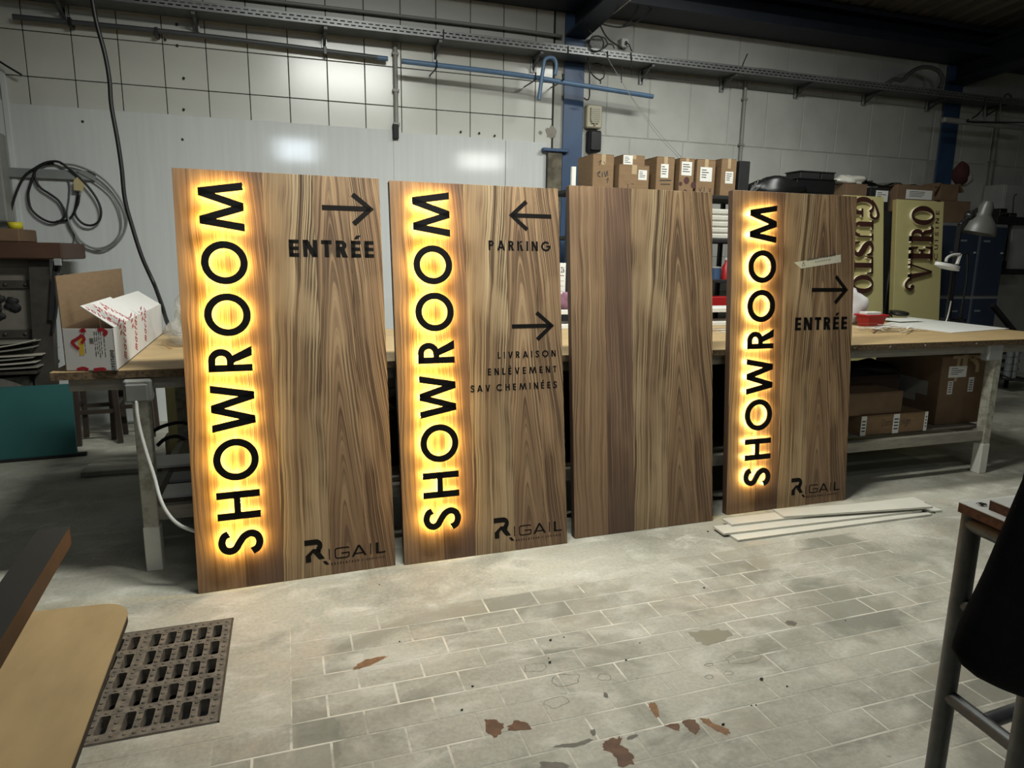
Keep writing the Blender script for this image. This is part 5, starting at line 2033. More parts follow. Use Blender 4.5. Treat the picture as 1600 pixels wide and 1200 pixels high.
for k, (x0, x1, y0, y1, lab) in enumerate(((1338, 1358, 281, 287, 'dark flap sheet leaning on the open carton'), (1352, 1400, 285, 290, 'loose dark sheet lying on the junk pile, long one'), (1380, 1412, 286, 291, 'loose grey sheet over the black carton'), (1405, 1460, 288, 296, 'rumpled dark sheet on the pile above the fully visible cream sign'))):
    a, b = deep(x0, y1, YJ + .1), deep(x1, y0, YJ + .1)
    mb = MB()
    n = 7
    vs = []
    for i in range(n + 1):
        t = i / n
        x = a.x + (b.x - a.x) * t
        z = (a.z + b.z) / 2 + .02 * math.sin(t * 7 + k * 2) + (.02 if k == 0 else 0) * (1 - t)
        vs += [(x, YJ + .04, z), (x, YJ + .30, z + .01), (x, YJ + .04, z - .004), (x, YJ + .30, z + .006)]
    fs = []
    for i in range(n):
        o = 4 * i
        fs += [(o, o + 4, o + 5, o + 1), (o + 2, o + 3, o + 7, o + 6), (o, o + 2, o + 6, o + 4), (o + 1, o + 5, o + 7, o + 3)]
    fs += [(0, 1, 3, 2), (4 * n, 4 * n + 2, 4 * n + 3, 4 * n + 1)]
    mb.add(vs, fs)
    tag(mb.build('loose_sheet', M('grey_film', (86, 86, 80), .5) if k in (1, 2) else m_blk), lab, 'sheet')
carton_px('black_carton', 'black carton with a pale blue label, above the half-hidden cream sign', 1357, 294, 1391, 330, YJ, .25, mat=m_blk, tape=False, labels=((.28, .42, .92, .88),))
carton_px('cardboard_carton', 'brown carton with a long shipping label above the fully visible cream sign', 1398, 291, 1462, 330, YJ, .28, mat=m_card2, tape=False, labels=((.24, .48, .93, .82),))
# supporting shelf for that pile
e = thing('wall_shelf', 'dark wall shelf carrying the junk pile above the cream signs', 'shelf', (zpx(1340, 332).x, YJ, zpx(1400, 332).z))
mb = MB()
zz = min(deep(1380, 331, YJ).z, deep(1440, 331, YJ).z)
mb.rbox((RX1 + .03, YJ - .02, zz - .03), (deep(1466, 331, YJ).x, YJ + .5, zz - .001), .004)
mb.build('shelf', m_blk, e)
for x in (RX1 + .06, deep(1462, 331, YJ).x - .03):
    mb = MB()
    mb.box((x - .02, YJ + .40, 0), (x + .02, YJ + .48, zz - .031))
    mb.build('upright', m_blk, e)

# reading lamp: black spring arm with a grey bell shade
YA = 4.86
base = flat(1484, 500, ZT)
e = thing('desk_lamp', 'large desk lamp with a grey bell shade on a black arm, right table', 'lamp', (deep(1480, 505, YA).x, YA, ZT))
pb = deep(1480, 507, YA)
pb.z = ZT
mb = MB()
mb.rbox((pb.x - .05, YA - .05, ZT + .001), (pb.x + .05, YA + .05, ZT + .03), .008)
mb.lathe([(.02, 0), (.02, .06), (0, .06)], 12, (pb.x, YA, ZT + .03))
mb.build('lamp_clamp', m_blkplastic, e)
j1, j2 = deep(1489, 425, YA), deep(1500, 352, YA)
mb = MB()
mb.bar(Vector((pb.x - .012, YA, ZT + .05)), j1 + Vector((-.012, 0, 0)), .012, .02)
mb.bar(Vector((pb.x + .022, YA, ZT + .05)), j1 + Vector((.022, 0, 0)), .012, .02)
mb.build('lower_arm', m_blkplastic, e)
mb = MB()
mb.bar(j1, j2, .016, .045)
mb.build('upper_arm', m_blkplastic, e)
j3 = deep(1532, 326, YA)
mb = MB()
mb.tube(catmull([j2, deep(1508, 345, YA), deep(1520, 334, YA), j3], 6), .026, 10)
mb.blob(tuple(deep(1516, 338, YA)), .06, .05, .05, .12, 12, 8, 3)
mb.build('arm_head', m_blkplastic, e, smooth=True)
top, mouth = deep(1543, 318, YA - .05), deep(1531, 364, YA - .05)
ax = (mouth - top)
ln = ax.length
ax = (ax.normalized() + Vector((.02, -.35, 0))).normalized()
ax = (mouth + Vector((0, .03, 0)) - top).normalized()
X = Matrix.Translation(top) @ ax.to_track_quat('Z', 'Y').to_matrix().to_4x4()
rr = (deep(1566, 350, YA) - deep(1509, 372, YA)).length / 2 * .70
mb = MB()
ln2 = ln * 1.02
mb.lathe([(.0, -.02), (.04, -.015), (.062, .03), (.066, ln2 * .35), (rr * .55, ln2 * .48), (rr * .80, ln2 * .66), (rr * .95, ln2 * .86), (rr, ln2), (rr * .97, ln2), (rr * .92, ln2 * .86), (rr * .77, ln2 * .68), (rr * .5, ln2 * .52), (0, ln2 * .5)], 28, axis=X)
mb.build('lamp_shade', M('grey_enamel_shade', (78, 78, 74), .42, var=.1), e, smooth=True, auto=50)
mb = MB()
mb.blob(tuple(X @ Vector((0, 0, ln2 * .72))), .055, .055, .06, .0, 14, 8, 1)
mb.build('lamp_bulb', M('bulb_glass', (190, 188, 180), .2), e, smooth=True)
px_tube([(1486, 470, YA - .04), (1482, 490, YA - .04), (1477, 506, YA - .04)], YA, .006, 6).build('lamp_lead', m_wcable, e, smooth=True)
# small white lamp with a flat head
YB = 4.75
e = thing('magnifier_lamp', 'small white flat-headed lamp reaching in front of the cream sign', 'lamp', deep(1497, 416, YB))
h0, h1 = deep(1463, 411, YB), deep(1498, 419, YB)
mb = MB()
mid = (h0 + h1) / 2
L = (h1 - h0).length
X = Matrix.Translation(mid) @ Matrix.Rotation(math.atan2(h0.z - h1.z, h1.x - h0.x), 4, 'Y')
mb.X = X
pl = []
for k in range(24):
    a = 2 * PI * k / 24
    pl.append((L * .52 * math.cos(a) * (1 if math.cos(a) < 0 else .95), .06 * math.sin(a)))
mb.prism(pl, lambda x, y: (x, y, -.028 if x > 0 else -.016), lambda x, y: (x, y, .012))
mb.build('lamp_head', m_white, e, smooth=True, auto=40)
mb = MB()
mb.bar(deep(1494, 416, YB), deep(1500.5, 397, YB), .02, .022)
mb.build('lamp_fork', m_white, e)
mb = MB()
mb.tube(catmull([deep(1478, 409, YB), deep(1480, 403, YB), deep(1488, 398.5, YB), deep(1500, 397.5, YB)], 6), .013, 8)
mb.build('lamp_hoop', M('pale_grey_plastic', (168, 168, 164), .4), e, smooth=True)
c = deep(1494, 415, YB - .03)
mb = MB()
mb.lathe([(0, .014), (.016, .012), (.018, 0), (0, 0)], 12, axis=Matrix.Translation(c) @ Matrix.Rotation(PI / 2, 4, 'X'))
mb.build('lamp_knob', m_iron, e, smooth=True)
px_tube([(1500, 397.5, YB), (1507, 397, YB + .02), (1511, 395, YB + .05), (1512, 400, YB + .08), (1510, 440, YB + .1), (1503, 480, YB + .12), (1499, 506, YB + .12)], YB, .009, 8).build('lamp_stem', m_blkplastic, e, smooth=True)
pbb = deep(1499, 510, YB + .12)
mb = MB()
mb.lathe([(0, 0), (.05, 0), (.05, .018), (.012, .03), (.012, .07), (0, .07)], 16, (pbb.x, YB + .12, ZT + .001))
mb.build('lamp_foot', m_blkplastic, e, smooth=True, auto=40)

# things on the right table
mb = MB()
pts = [flat(1380, 507.5, ZT), flat(1487, 520.5, ZT), flat(1577, 514, ZT), flat(1418, 495.5, ZT)]
mb.prism([(p.x, p.y) for p in pts], lambda x, y: (x, y, ZT + .0008), lambda x, y: (x, y, ZT + .004))
tag(mb.build('white_sheet', m_white), 'large white plastic sheet lying flat on the right work table', 'sheet')
a = flat(1352, 511, ZT)
YQ = a.y
aa, bb = deep(1356, 511.5, YQ), deep(1379, 511.5, YQ)
zt3 = deep(1366, 492, YQ).z
e = thing('red_tray', 'red plastic tray bin on the right work table', 'bin', (aa.x, YQ, ZT))
mb = MB()
x0, x1 = aa.x, bb.x
g = .018
D = .11
zb0 = ZT + .002
vs = [(x0, YQ, zb0), (x1, YQ, zb0), (x1, YQ + D, zb0), (x0, YQ + D, zb0), (x0 - g, YQ - g, zt3), (x1 + g, YQ - g, zt3), (x1 + g, YQ + D + g, zt3), (x0 - g, YQ + D + g, zt3)]
k_ = .006
vi = [(x0 + k_, YQ + k_, zb0 + k_), (x1 - k_, YQ + k_, zb0 + k_), (x1 - k_, YQ + D - k_, zb0 + k_), (x0 + k_, YQ + D - k_, zb0 + k_), (x0 - g + k_, YQ - g + k_, zt3), (x1 + g - k_, YQ - g + k_, zt3), (x1 + g - k_, YQ + D + g - k_, zt3), (x0 - g + k_, YQ + D + g - k_, zt3)]
mb.add(vs + vi, [(0, 3, 2, 1), (0, 1, 5, 4), (1, 2, 6, 5), (2, 3, 7, 6), (3, 0, 4, 7), (8, 9, 10, 11), (8, 12, 13, 9), (9, 13, 14, 10), (10, 14, 15, 11), (11, 15, 12, 8), (4, 5, 13, 12), (5, 6, 14, 13), (6, 7, 15, 14), (7, 4, 12, 15)])
mb.build('bin_shell', m_red, e)
mb = MB()
mb.rbox((x0 - g - .012, YQ - g - .012, zt3 - .014), (x1 + g + .012, YQ - g + .004, zt3 + .002), .003)
mb.rbox((x0 - g - .012, YQ + D + g - .004, zt3 - .014), (x1 + g + .012, YQ + D + g + .012, zt3 + .002), .003)
mb.rbox((x0 - g - .012, YQ - g + .005, zt3 - .014), (x0 - g + .004, YQ + D + g - .005, zt3 + .002), .003)
mb.rbox((x1 + g - .004, YQ - g + .005, zt3 - .014), (x1 + g + .012, YQ + D + g - .005, zt3 + .002), .003)
mb.build('bin_rim', m_red, e)
mb = MB()
mb.rbox((x0 - .01, YQ + .02, zt3 - .01), (x1 - .01, YQ + D - .01, zt3 + .022), .004)
tag(mb.build('white_block', m_white), 'white block sticking out of the red tray', 'block')
c = flat(1342, 508, ZT)
mb = MB()
mb.blob((c.x, c.y + .12, ZT + .15), .14, .12, .165, .16, 24, 14, 15, flat=.84)
tag(mb.build('plastic_bag', M('white_bag_film', (196, 194, 194), .35, var=.1, scale=12, bump=.25), smooth=True), 'crumpled white plastic bag beside the red tray', 'bag')
c = flat(1403, 497, ZT)
e = thing('sanding_disc', 'oval black sanding pad lying on papers behind the red tray', 'tool', (c.x, c.y, ZT))
mb = MB()
mb.X = Matrix.Translation((c.x, c.y, ZT + .035)) @ Matrix.Rotation(.12, 4, 'X')
mb.lathe([(0, 0), (.085, 0), (.095, .012), (.09, .03), (.06, .036), (0, .036)], 24)
mb.build('disc_pad', m_blkplastic, e, smooth=True, auto=40)
px_tube([(1394, 495, c.y), (1389, 490, c.y), (1392, 486, c.y), (1393, 492, c.y), (1388, 494, c.y), (1391, 498, c.y)], c.y, .007, 6).build('disc_lead', m_cable, e, smooth=True)
for k, (px, py, rz) in enumerate(((1396, 501, .3), (1408, 500, -.2), (1412, 503, .1))):
    c2 = flat(px, py, ZT)
    mb = MB()
    mb.X = Matrix.Translation((c2.x, c2.y, ZT + .006 + .004 * k)) @ Matrix.Rotation(rz, 4, 'Z')
    mb.rbox((-.17, -.09, 0), (.17, .09, .003), .001)
    tag(mb.build('paper_sheet', m_paper), 'loose paper sheet under the black sanding pad, %s' % ('leftmost of three', 'uppermost of three', 'rightmost of three')[k], 'paper', 'papers on the right work table')

# right edge background
YZ = 6.7
a, b = deep(1563, 340, YZ), deep(1640, 292, YZ)
e = thing('white_cupboard', 'white cupboard on the wall at the far right edge', 'cupboard', (a.x, YZ, a.z))
mb = MB()
mb.rbox((a.x, YZ, a.z), (b.x, YZ + .28, b.z), .006)
mb.build('cupboard_body', M('dull_white', (178, 180, 176), .5), e)
mb = MB()
mb.rbox((a.x + .01, YZ - .018, a.z + .01), (b.x, YZ - .001, b.z - .01), .004)
mb.build('cupboard_door', M('dull_white', (178, 180, 176), .5), e)
YS = 6.3
for nm, (x0, y0, x1, y1), lab in (('black_shelf', (1558, 342, 1660, 350), 'black shelf carrying small black gadgets at the right edge'), ('black_shelf', (1556, 421, 1660, 429), 'lower black shelf below the white panel at the right edge')):
    a, b = deep(x0, y1, YS), deep(x1, y0, YS)
    e = thing(nm, lab, 'shelf', (a.x, YS, a.z))
    mb = MB()
    mb.rbox((a.x, YS, a.z), (b.x, YS + .4, b.z), .004)
    mb.build('shelf_board', m_blk, e)
    mb = MB()
    mb.rbox((a.x + .02, YS + .3, a.z - .12), (a.x + .05, YS + .68, a.z), .004)
    mb.rbox((a.x + .02, YS + .4, a.z - .001), (a.x + .05, YS + .68, b.z), .004)
    mb.build('shelf_bracket', m_blk, e)
zsb = deep(1590, 342, YS).z
for k, (x0, y0, x1, y1, lab) in enumerate(((1561, 326, 1575, 342, 'taller square black gadget on the upper black shelf'), (1577, 333, 1590, 342, 'low black gadget with knobs on the upper black shelf'))):
    a, b = deep(x0, y1, YS + .05), deep(x1, y0, YS + .05)
    e = thing('black_gadget', lab, 'device', (a.x, YS + .05, a.z))
    mb = MB()
    mb.rbox((a.x, YS + .05, zsb + .001), (b.x, YS + .2, b.z), .008)
    mb.build('gadget_case', m_blkplastic, e)
    mb = MB()
    for q in (.3, .7):
        mb.lathe([(0, .012), (.012, .010), (.014, 0)], 10, axis=Matrix.Translation((a.x + (b.x - a.x) * q, YS + .05, (a.z + b.z) / 2)) @ Matrix.Rotation(PI / 2, 4, 'X'))
    mb.build('gadget_knobs', m_iron, e, kind='stuff')
px_tube([(1582, 342, YS + .04), (1583, 322, YS + .04), (1585, 306, YS + .04), (1589, 304, YS + .04)], YS, .006, 6).build('thin_rod', m_blkplastic, smooth=True, label='thin bent black rod rising from the upper black shelf', cat='rod')
a, b = deep(1572, 421, YS + .06), deep(1650, 352, YS + .06)
mb = MB()
mb.rbox((a.x, YS + .05, a.z), (b.x, YS + .09, b.z), .003)
tag(mb.build('grey_panel', M('pale_grey_panel', (150, 152, 148), .5)), 'pale grey panel standing between the two black shelves', 'panel')
mb = MB()
mb.bar(deep(1551, 477, 5.95), deep(1586, 520, 5.95), .05, .05)
tag(mb.build('black_strut', m_blk), 'black diagonal strut leaning behind the right end of the table', 'bar')
mb = MB()
mb.bar(deep(1577, 350, 6.32), deep(1569, 412, 6.32), .015, .015)
mb.bar(deep(1569.5, 408, 6.32), deep(1567, 421, 6.32), .04, .04)
tag(mb.build('hanging_rod', m_blk), 'thin black rod hanging beside the lockers between the two shelves', 'rod')
# crates of bottles under the far end
YC = 6.0
for k in range(4):
    z = .02 + k * .105
    p = deep(1580, 560, YC)
    for j in range(2):
        e = thing('jar', '%s glass jar, %s row of the dim stack beyond the right table leg' % (('left', 'right')[j], ('bottom', 'second', 'third', 'top')[k]), 'jar', (p.x + j * .1, YC, z), group='glass jars stacked beyond the right table')
        mb = MB()
        zz = deep(1580, 590 - k * 11, YC).z
        mb.lathe([(0, 0), (.042, 0), (.044, .07), (.03, .085), (0, .085)], 14, (p.x - .03 + j * .1, YC, zz))
        mb.build('jar_glass', M('jar_glass', (120, 124, 122), .08, metal=.0, spec=1.0), e, smooth=True, auto=40)
        mb = MB()
        mb.lathe([(.034, 0), (.034, .014), (0, .014)], 14, (p.x - .03 + j * .1, YC, zz + .085))
        mb.build('jar_lid', m_galv, e, smooth=True, auto=40)
zz = deep(1580, 590, YC).z
e = thing('jar_stand', 'low black stand under the stacked glass jars', 'stand', (deep(1580, 590, YC).x, YC, 0))
mb = MB()
xx = deep(1580, 590, YC).x
mb.rbox((xx - .16, YC - .1, zz - .02), (xx + .2, YC + .2, zz - .001), .004)
for q in (0, 1, 2):
    mb.rbox((xx - .16, YC + .06, zz + .1 + q * .105 - .02), (xx + .2, YC + .2, zz + .105 + q * .105 - .008), .003)
mb.build('stand_shelf', m_blk, e)
for x in (xx - .16, xx + .17):
    mb = MB()
    mb.box((x, YC + .16, 0), (x + .03, YC + .2, zz + .45))
    mb.build('stand_post', m_blk, e)
px_tube([(1548, 575, 5.9), (1570, 588, 5.8), (1590, 594, 5.7), (1612, 597, 5.6)], 5.8, .012, 6).build('floor_cable', m_cable, smooth=True, label='black cable on the floor beyond the right table leg', cat='cable')

# ------------------------------------------------------------------ left side: open carton, bag, press, stools, teal board
q0, q1 = flat(103, 580.5, ZT), flat(183, 580, ZT)
qd = flat(255, 521, ZT)
ux = (q1 - q0)
wC = ux.length
ux.normalize()
dv = (qd - q1)
dC = dv.length
dv.normalize()
nz = Vector((0, 0, 1))
hC = deep(95, 514, q0.y).z - ZT
B = thing('open_carton', 'open white carton with red printing on the left work table', 'box', (q0.x, q0.y, ZT))
m_carton = M('white_carton_print', (206, 204, 200), .6, var=.03)


def slab(name, p, a, b, t, mat, parent=B):
    """thin board spanned by vectors a, b from p, thickness vector t"""
    mb = MB()
    vs = [p, p + a, p + a + b, p + b]
    vs += [v + t for v in vs]
    mb.add(vs, [(0, 3, 2, 1), (4, 5, 6, 7), (0, 1, 5, 4), (1, 2, 6, 5), (2, 3, 7, 6), (3, 0, 4, 7)])
    return mb.build(name, mat, parent)


A, D_, Z_ = ux * wC, dv * dC, nz * hC
g0 = q0 + nz * .001
tk = .005
front = slab('carton_end', g0, A, Z_, dv * tk, m_carton)
slab('carton_end', g0 + D_, A, Z_, dv * -tk, m_carton)
right = slab('carton_side', g0 + A, D_, Z_, ux * -tk, m_carton)
slab('carton_side', g0, D_, Z_, ux * tk, m_carddk)
slab('carton_floor', g0, A, D_, nz * tk, m_carddk)
# lid flaps: brown one standing up at the left, white one folding in from the right
lf = slab('lid_flap', g0 + Z_, D_ * .97, (nz * .24 - ux * .004), ux * tk, m_card)
fd = ux * (-.62 * wC) + nz * (.50 * hC)
fl_a = g0 + A + Z_ + dv * .03
top1 = slab('lid_flap', fl_a, D_ * .42, fd, nz * .004, m_carton)
fl_b = g0 + A + Z_ + D_ * .45
top2_ = slab('lid_flap', fl_b, D_ * .53, ux * (-.60 * wC) + nz * (.44 * hC), nz * .004, m_carton)
m_redprint = M('red_print', (158, 34, 42), .6)


def on_side(x, y, d):     # right side: x along depth 0..dC, y height
    return g0 + A + dv * x + nz * y + ux * d


def on_front(x, y, d):
    return g0 + ux * x + nz * y - dv * d


def on_flap(fa, x, y, d, fdir):
    return fa + dv * x + fdir * y + nz * (d + .004)


def script_text(parent, f, txt, s, w, h, name='red_lettering', mat=None):
    mb = MB()
    fit_text(mb, txt, s, 0, w, 0, h, f, 0, .0009, .22)
    return mb.build(name, mat or m_redprint, parent)


for k, (x0, y0, ang) in enumerate(((.16 * dC, .02, 1.25), (.36 * dC, .02, 1.25), (.56 * dC, .03, 1.25))):
    ca, sa = math.cos(ang), math.sin(ang)
    script_text(right, lambda x, y, d, x0=x0, y0=y0: on_side(x0 + (x * ca - y * sa), y0 + (x * sa + y * ca), d), 'mactac', .16, .195, .085)
    mb = MB()
    for j in range(3):
        xx, yy = x0 + .004 + .012 * j - .13, y0 + .19 - .03 * j
        if yy > .02:
            mb.prism([(0, 0), (.04, .006), (.05, .024), (.01, .018)], lambda x, y, xx=xx, yy=yy: on_side(max(0.002, xx + x), yy + y, 0), lambda x, y, xx=xx, yy=yy: on_side(max(0.002, xx + x), yy + y, .0009))
    mb.build('red_marks', m_redprint, right, kind='stuff')
fdl = fd.length
for k, xx in enumerate((.02, .17, .32)):
    ca, sa = math.cos(2.0), math.sin(2.0)
    script_text(top1, lambda x, y, d, xx=xx: on_flap(fl_a, xx + .10 + (x * ca - y * sa), (.01 + (x * sa + y * ca)) / fdl, d, fd), 'mactac', .16, .165, .06)
mb = MB()
for xx, yy in ((.12, .10), (.27, .10), (.10, .04)):
    mb.prism([(0, 0), (.03, .004), (.036, .022), (.008, .02)], lambda x, y, xx=xx, yy=yy: on_flap(fl_a, xx + x, (yy + y) / fdl, 0, fd), lambda x, y, xx=xx, yy=yy: on_flap(fl_a, xx + x, (yy + y) / fdl, .001, fd))
mb.build('red_marks', m_redprint, top1, kind='stuff')
# front end: logo, small print, address block
mb = MB()
mb.prism([(.30, .38), (.40, .38), (.40, .78), (.36, .84), (.30, .70)], lambda x, y: on_front(x * wC, y * hC, 0), lambda x, y: on_front(x * wC, y * hC, .0006))
mb.build('yellow_logo', M('yellow_print', (206, 172, 60), .6), front)
mb = MB()
emit(mb, [g_path([(x * wC, y * hC) for x, y in ((.30, .52), (.20, .64), (.19, .70), (.25, .74), (.33, .80), (.38, .84), (.42, .76), (.36, .66))], .014, 5)], on_front, .0006, .0013)
mb.build('red_logo', m_redprint, front)
mb = MB()
for pts in ([(.70, .96), (.78, .98), (.86, .92), (.80, .84)], [(.36, .93), (.42, .98), (.44, .92)], [(.22, .03), (.34, .07), (.44, .03)], [(.55, .03), (.72, .05), (.78, .02)]):
    emit(mb, [g_path([(x * wC, y * hC) for x, y in pts], .016, 4)], on_front, 0, .0009)
mb.build('red_marks', m_redprint, front, kind='stuff')
mb = MB()
rnd = random.Random(5)
for xx in (.42, .62, .66, .70, .74, .80):
    y = .94
    while y > .40:
        ln = rnd.uniform(.04, .12)
        mb.prism([(xx, y - ln), (xx + .012, y - ln), (xx + .012, y), (xx, y)], lambda x, y: on_front(x * wC, y * hC, 0), lambda x, y: on_front(x * wC, y * hC, .0006))
        y -= ln + .035
for k in range(7):
    mb.prism([(.52 + .0, .66 + k * .018), (.60, .66 + k * .018), (.60, .668 + k * .018), (.52, .668 + k * .018)], lambda x, y: on_front(x * wC, y * hC, 0), lambda x, y: on_front(x * wC, y * hC, .0006))
mb.build('small_print', m_ink, front, kind='stuff')
mb = MB()
fit_text(mb, 'DUPLI', .2, .0, .055, 0, .016, lambda x, y, d: on_front(.90 * wC + y, .50 * hC - x, d), 0, .0008)
fit_text(mb, 'DATA', .2, .062, .105, 0, .016, lambda x, y, d: on_front(.90 * wC + y, .50 * hC - x, d), 0, .0008)
mb.build('black_lettering', m_ink, front, kind='stuff')

c = flat(272, 540, ZT)
mb = MB()
mb.blob((c.x + .10, c.y + .02, ZT + .085), .125, .13, .12, .22, 26, 14, 21, flat=.68)
mb.blob((c.x + .09, c.y + .14, ZT + .19), .09, .10, .12, .25, 20, 12, 3)
tag(mb.build('plastic_bag', m_bagfilm, smooth=True), 'clear crumpled plastic bag between the open carton and the first sign', 'bag')
px_tube([(255, 533, c.y - .1), (258, 540, c.y - .14), (268, 545, c.y - .16), (276, 546, c.y - .14)], c.y, .004, 5).build('elastic_band', M('ochre_band', (150, 116, 60), .6), smooth=True, label='ochre band lying in front of the clear plastic bag', cat='band')

# old press: brown beam on top, riveted grey front with a cast ornament
YP = 6.28
P0 = thing('old_press', 'old dark iron press with a brown top beam and riveted grey front', 'machine', (deep(40, 500, YP).x, YP, 0))
xl = deep(-60, 450, YP).x
xr = deep(78, 450, YP).x
zb1, zb0 = deep(60, 379, YP).z, deep(60, 405, YP).z
mb = MB()
mb.rbox((xl, YP - .16, zb0), (deep(97, 392, YP - .16).x, YP + .5, zb1), .012)
mb.build('top_beam', M('dark_brown_beam', (74, 50, 36), .6, var=.2, scale=5), P0)
zt_, zm_ = zb0 - .002, deep(40, 535, YP).z
xq = deep(56, 470, YP).x
mb = MB()
mb.rbox((xl, YP, zm_), (xq, YP + .4, zt_), .006)
mb.build('front_plate', M('grey_iron_plate', (116, 112, 102), .55, metal=.2, var=.2, scale=5, bump=.05), P0)
for py0, py1 in ((438, 451), (515, 528)):
    mb = MB()
    z0, z1 = deep(30, py1, YP).z, deep(30, py0, YP).z
    mb.rbox((xl, YP - .02, z0), (deep(62, 480, YP).x, YP, z1), .004)
    R_ = mb.build('cross_strap', m_iron, P0)
    for px in (8, 40, 50):
        p = deep(px, (py0 + py1) / 2, YP - .02)
        mb = MB()
        mb.lathe([(0, .012), (.012, .009), (.016, 0)], 10, axis=Matrix.Translation((p.x, YP - .02, (z0 + z1) / 2)) @ Matrix.Rotation(PI / 2, 4, 'X'))
        mb.build('rivet', m_iron, R_, smooth=True)
c = deep(2, 480, YP - .012)
mb = MB()
rnd = random.Random(2)
for k in range(11):
    a = rnd.uniform(0, 6.28)
    mb.blob((c.x + .085 * math.cos(a) * rnd.uniform(.3, 1.1), YP - .004, c.z + .10 * math.sin(a) * rnd.uniform(.3, 1.1)), .04, .016, .034, .2, 10, 6, k)
mb.build('cast_ornament', m_blk, P0, smooth=True)
mb = MB()
mb.bar((deep(66, 405, YP).x, YP - .03, zb0), (deep(70, 600, YP).x, YP - .03, .05), .14, .10)
mb.build('side_column', m_iron, P0)
mb = MB()
for (xa, ya, xb_, yb_) in ((88, 408, 84, 440), (84, 440, 80, 500), (96, 408, 90, 425)):
    mb.bar(deep(xa, ya, YP - .1), deep(xb_, yb_, YP - .1), .03, .03)
mb.tube(catmull([deep(84, 440, YP - .1), deep(96, 430, YP - .1), deep(102, 434, YP - .1), deep(99, 438, YP - .1), deep(94, 434, YP - .1)], 5), .010, 6)
mb.tube(catmull([deep(86, 450, YP - .1), deep(88, 480, YP - .1), deep(82, 520, YP - .1)], 5), .012, 6)
mb.build('lever_work', m_blk, P0)
a, b = deep(86, 470, YP - .04), deep(94, 440, YP - .04)
mb = MB()
mb.rbox((a.x, YP - .06, a.z), (b.x, YP - .02, b.z), .006)
mb.build('switch_box', m_iron, P0)
mb = MB()
p0_, p1_ = deep(88, 415, YP - .15), deep(96, 404, YP - .15)
mb.rbox((p0_.x - .01, YP - .17, p0_.z), (p1_.x, YP - .15, p1_.z), .004)
mb.build('maker_plate', m_galv, P0)
# bed and drum under the press
mb = MB()
X = Matrix.Translation((deep(20, 592, YP).x - .1, YP + .12, .02))
mb.lathe([(0, 0), (.29, 0), (.30, .02), (.30, deep(20, 580, YP).z - .05), (0, deep(20, 580, YP).z - .05)], 30, axis=X)
mb.build('drum', M('grey_drum', (110, 106, 98), .45, metal=.3, var=.2, stretch=(6, 6, .5)), P0, smooth=True, auto=40)
zs0 = deep(20, 577, YP - .1).z
for k in range(7):
    mb = MB()
    bend = .03 + .016 * (k % 3)
    x0, x1 = deep(-50, 560, YP - .1).x, deep(66 - 4 * (k % 3), 560, YP - .1).x + (.02 if k == 3 else 0)
    vs, fs = [], []
    n = 10
    for i in range(n + 1):
        t = i / n
        z = zs0 + .012 + k * .030 + bend * t * t * (1 if k > 3 else .4)
        for y, dz in ((YP - .22 + .015 * k, 0), (YP + .3, 0), (YP - .22 + .015 * k, .008), (YP + .3, .008)):
            vs.append((x0 + (x1 - x0) * t, y, z + dz))
    for i in range(n):
        o = 4 * i
        fs += [(o, o + 1, o + 5, o + 4), (o + 2, o + 6, o + 7, o + 3), (o, o + 4, o + 6, o + 2), (o + 1, o + 3, o + 7, o + 5)]
    fs += [(0, 2, 3, 1), (4 * n, 4 * n + 1, 4 * n + 3, 4 * n + 2)]
    mb.add(vs, fs)
    tag(mb.build('curled_sheet', M('pale_curled_sheet', (176, 172, 158), .6) if k % 2 else M('grey_curled_sheet', (132, 130, 120), .6)), 'curled pale sheet stacked under the press, %s' % ('lowest', 'second from below', 'third from below', 'middle one, sticking out', 'third from the top', 'second from the top', 'topmost')[k], 'sheet', 'curled sheets under the old press')
mb = MB()
mb.rbox((xl, YP - .2, zs0 - .03), (deep(70, 580, YP).x, YP + .4, zs0), .004)
mb.build('press_bed', m_iron, P0)
# cardboard and yellow tape on the press beam
a, b = deep(-30, 378, YP), deep(36, 358, YP)
mb = MB()
mb.rbox((a.x, YP - .1, zb1 + .001), (b.x, YP + .3, b.z), .008)
tag(mb.build('flat_carton', m_card2), 'flat worn carton lying on the brown beam of the press', 'box')
c = deep(24, 351, YP)
mb = MB()
mb.lathe([(.025, 0), (.048, 0), (.048, .05), (.025, .05), (.025, 0)], 20, (c.x, YP + .0, b.z + .001))
tag(mb.build('tape_roll', M('yellow_tape', (196, 186, 40), .5), smooth=True), 'roll of yellow tape on the flat carton over the press', 'tape')

# teal board standing on edge
t0, t1 = flat(-60, 729, 0), flat(121, 713.5, 0)
zt1 = deep(119, 602, t1.y).z
e = thing('teal_board', 'large teal board standing on its edge in front of the press', 'board', (t1.x, t1.y, 0))
mb = MB()
d = (t1 - t0).normalized()
nb = Vector((-d.y, d.x, 0))
vs = []
for p, z in ((t0, .025), (t1, .025), (t1, zt1), (t0, zt1)):
    vs.append(Vector((p.x, p.y, z)) + nb * (.10 * z))
vs += [v + nb * .03 for v in vs]
mb.add(vs, [(0, 1, 2, 3), (7, 6, 5, 4), (0, 4, 5, 1), (1, 5, 6, 2), (2, 6, 7, 3), (3, 7, 4, 0)])
mb.build('board_face', m_teal, e)
mb = MB()
mb.bar(t0 + Vector((0, .02, .0126)), t1 + Vector((.06, .025, .0126)), .05, .024)  # black bar standing in for the shadow line beneath the board
mb.build('board_shadow', m_blk, e)

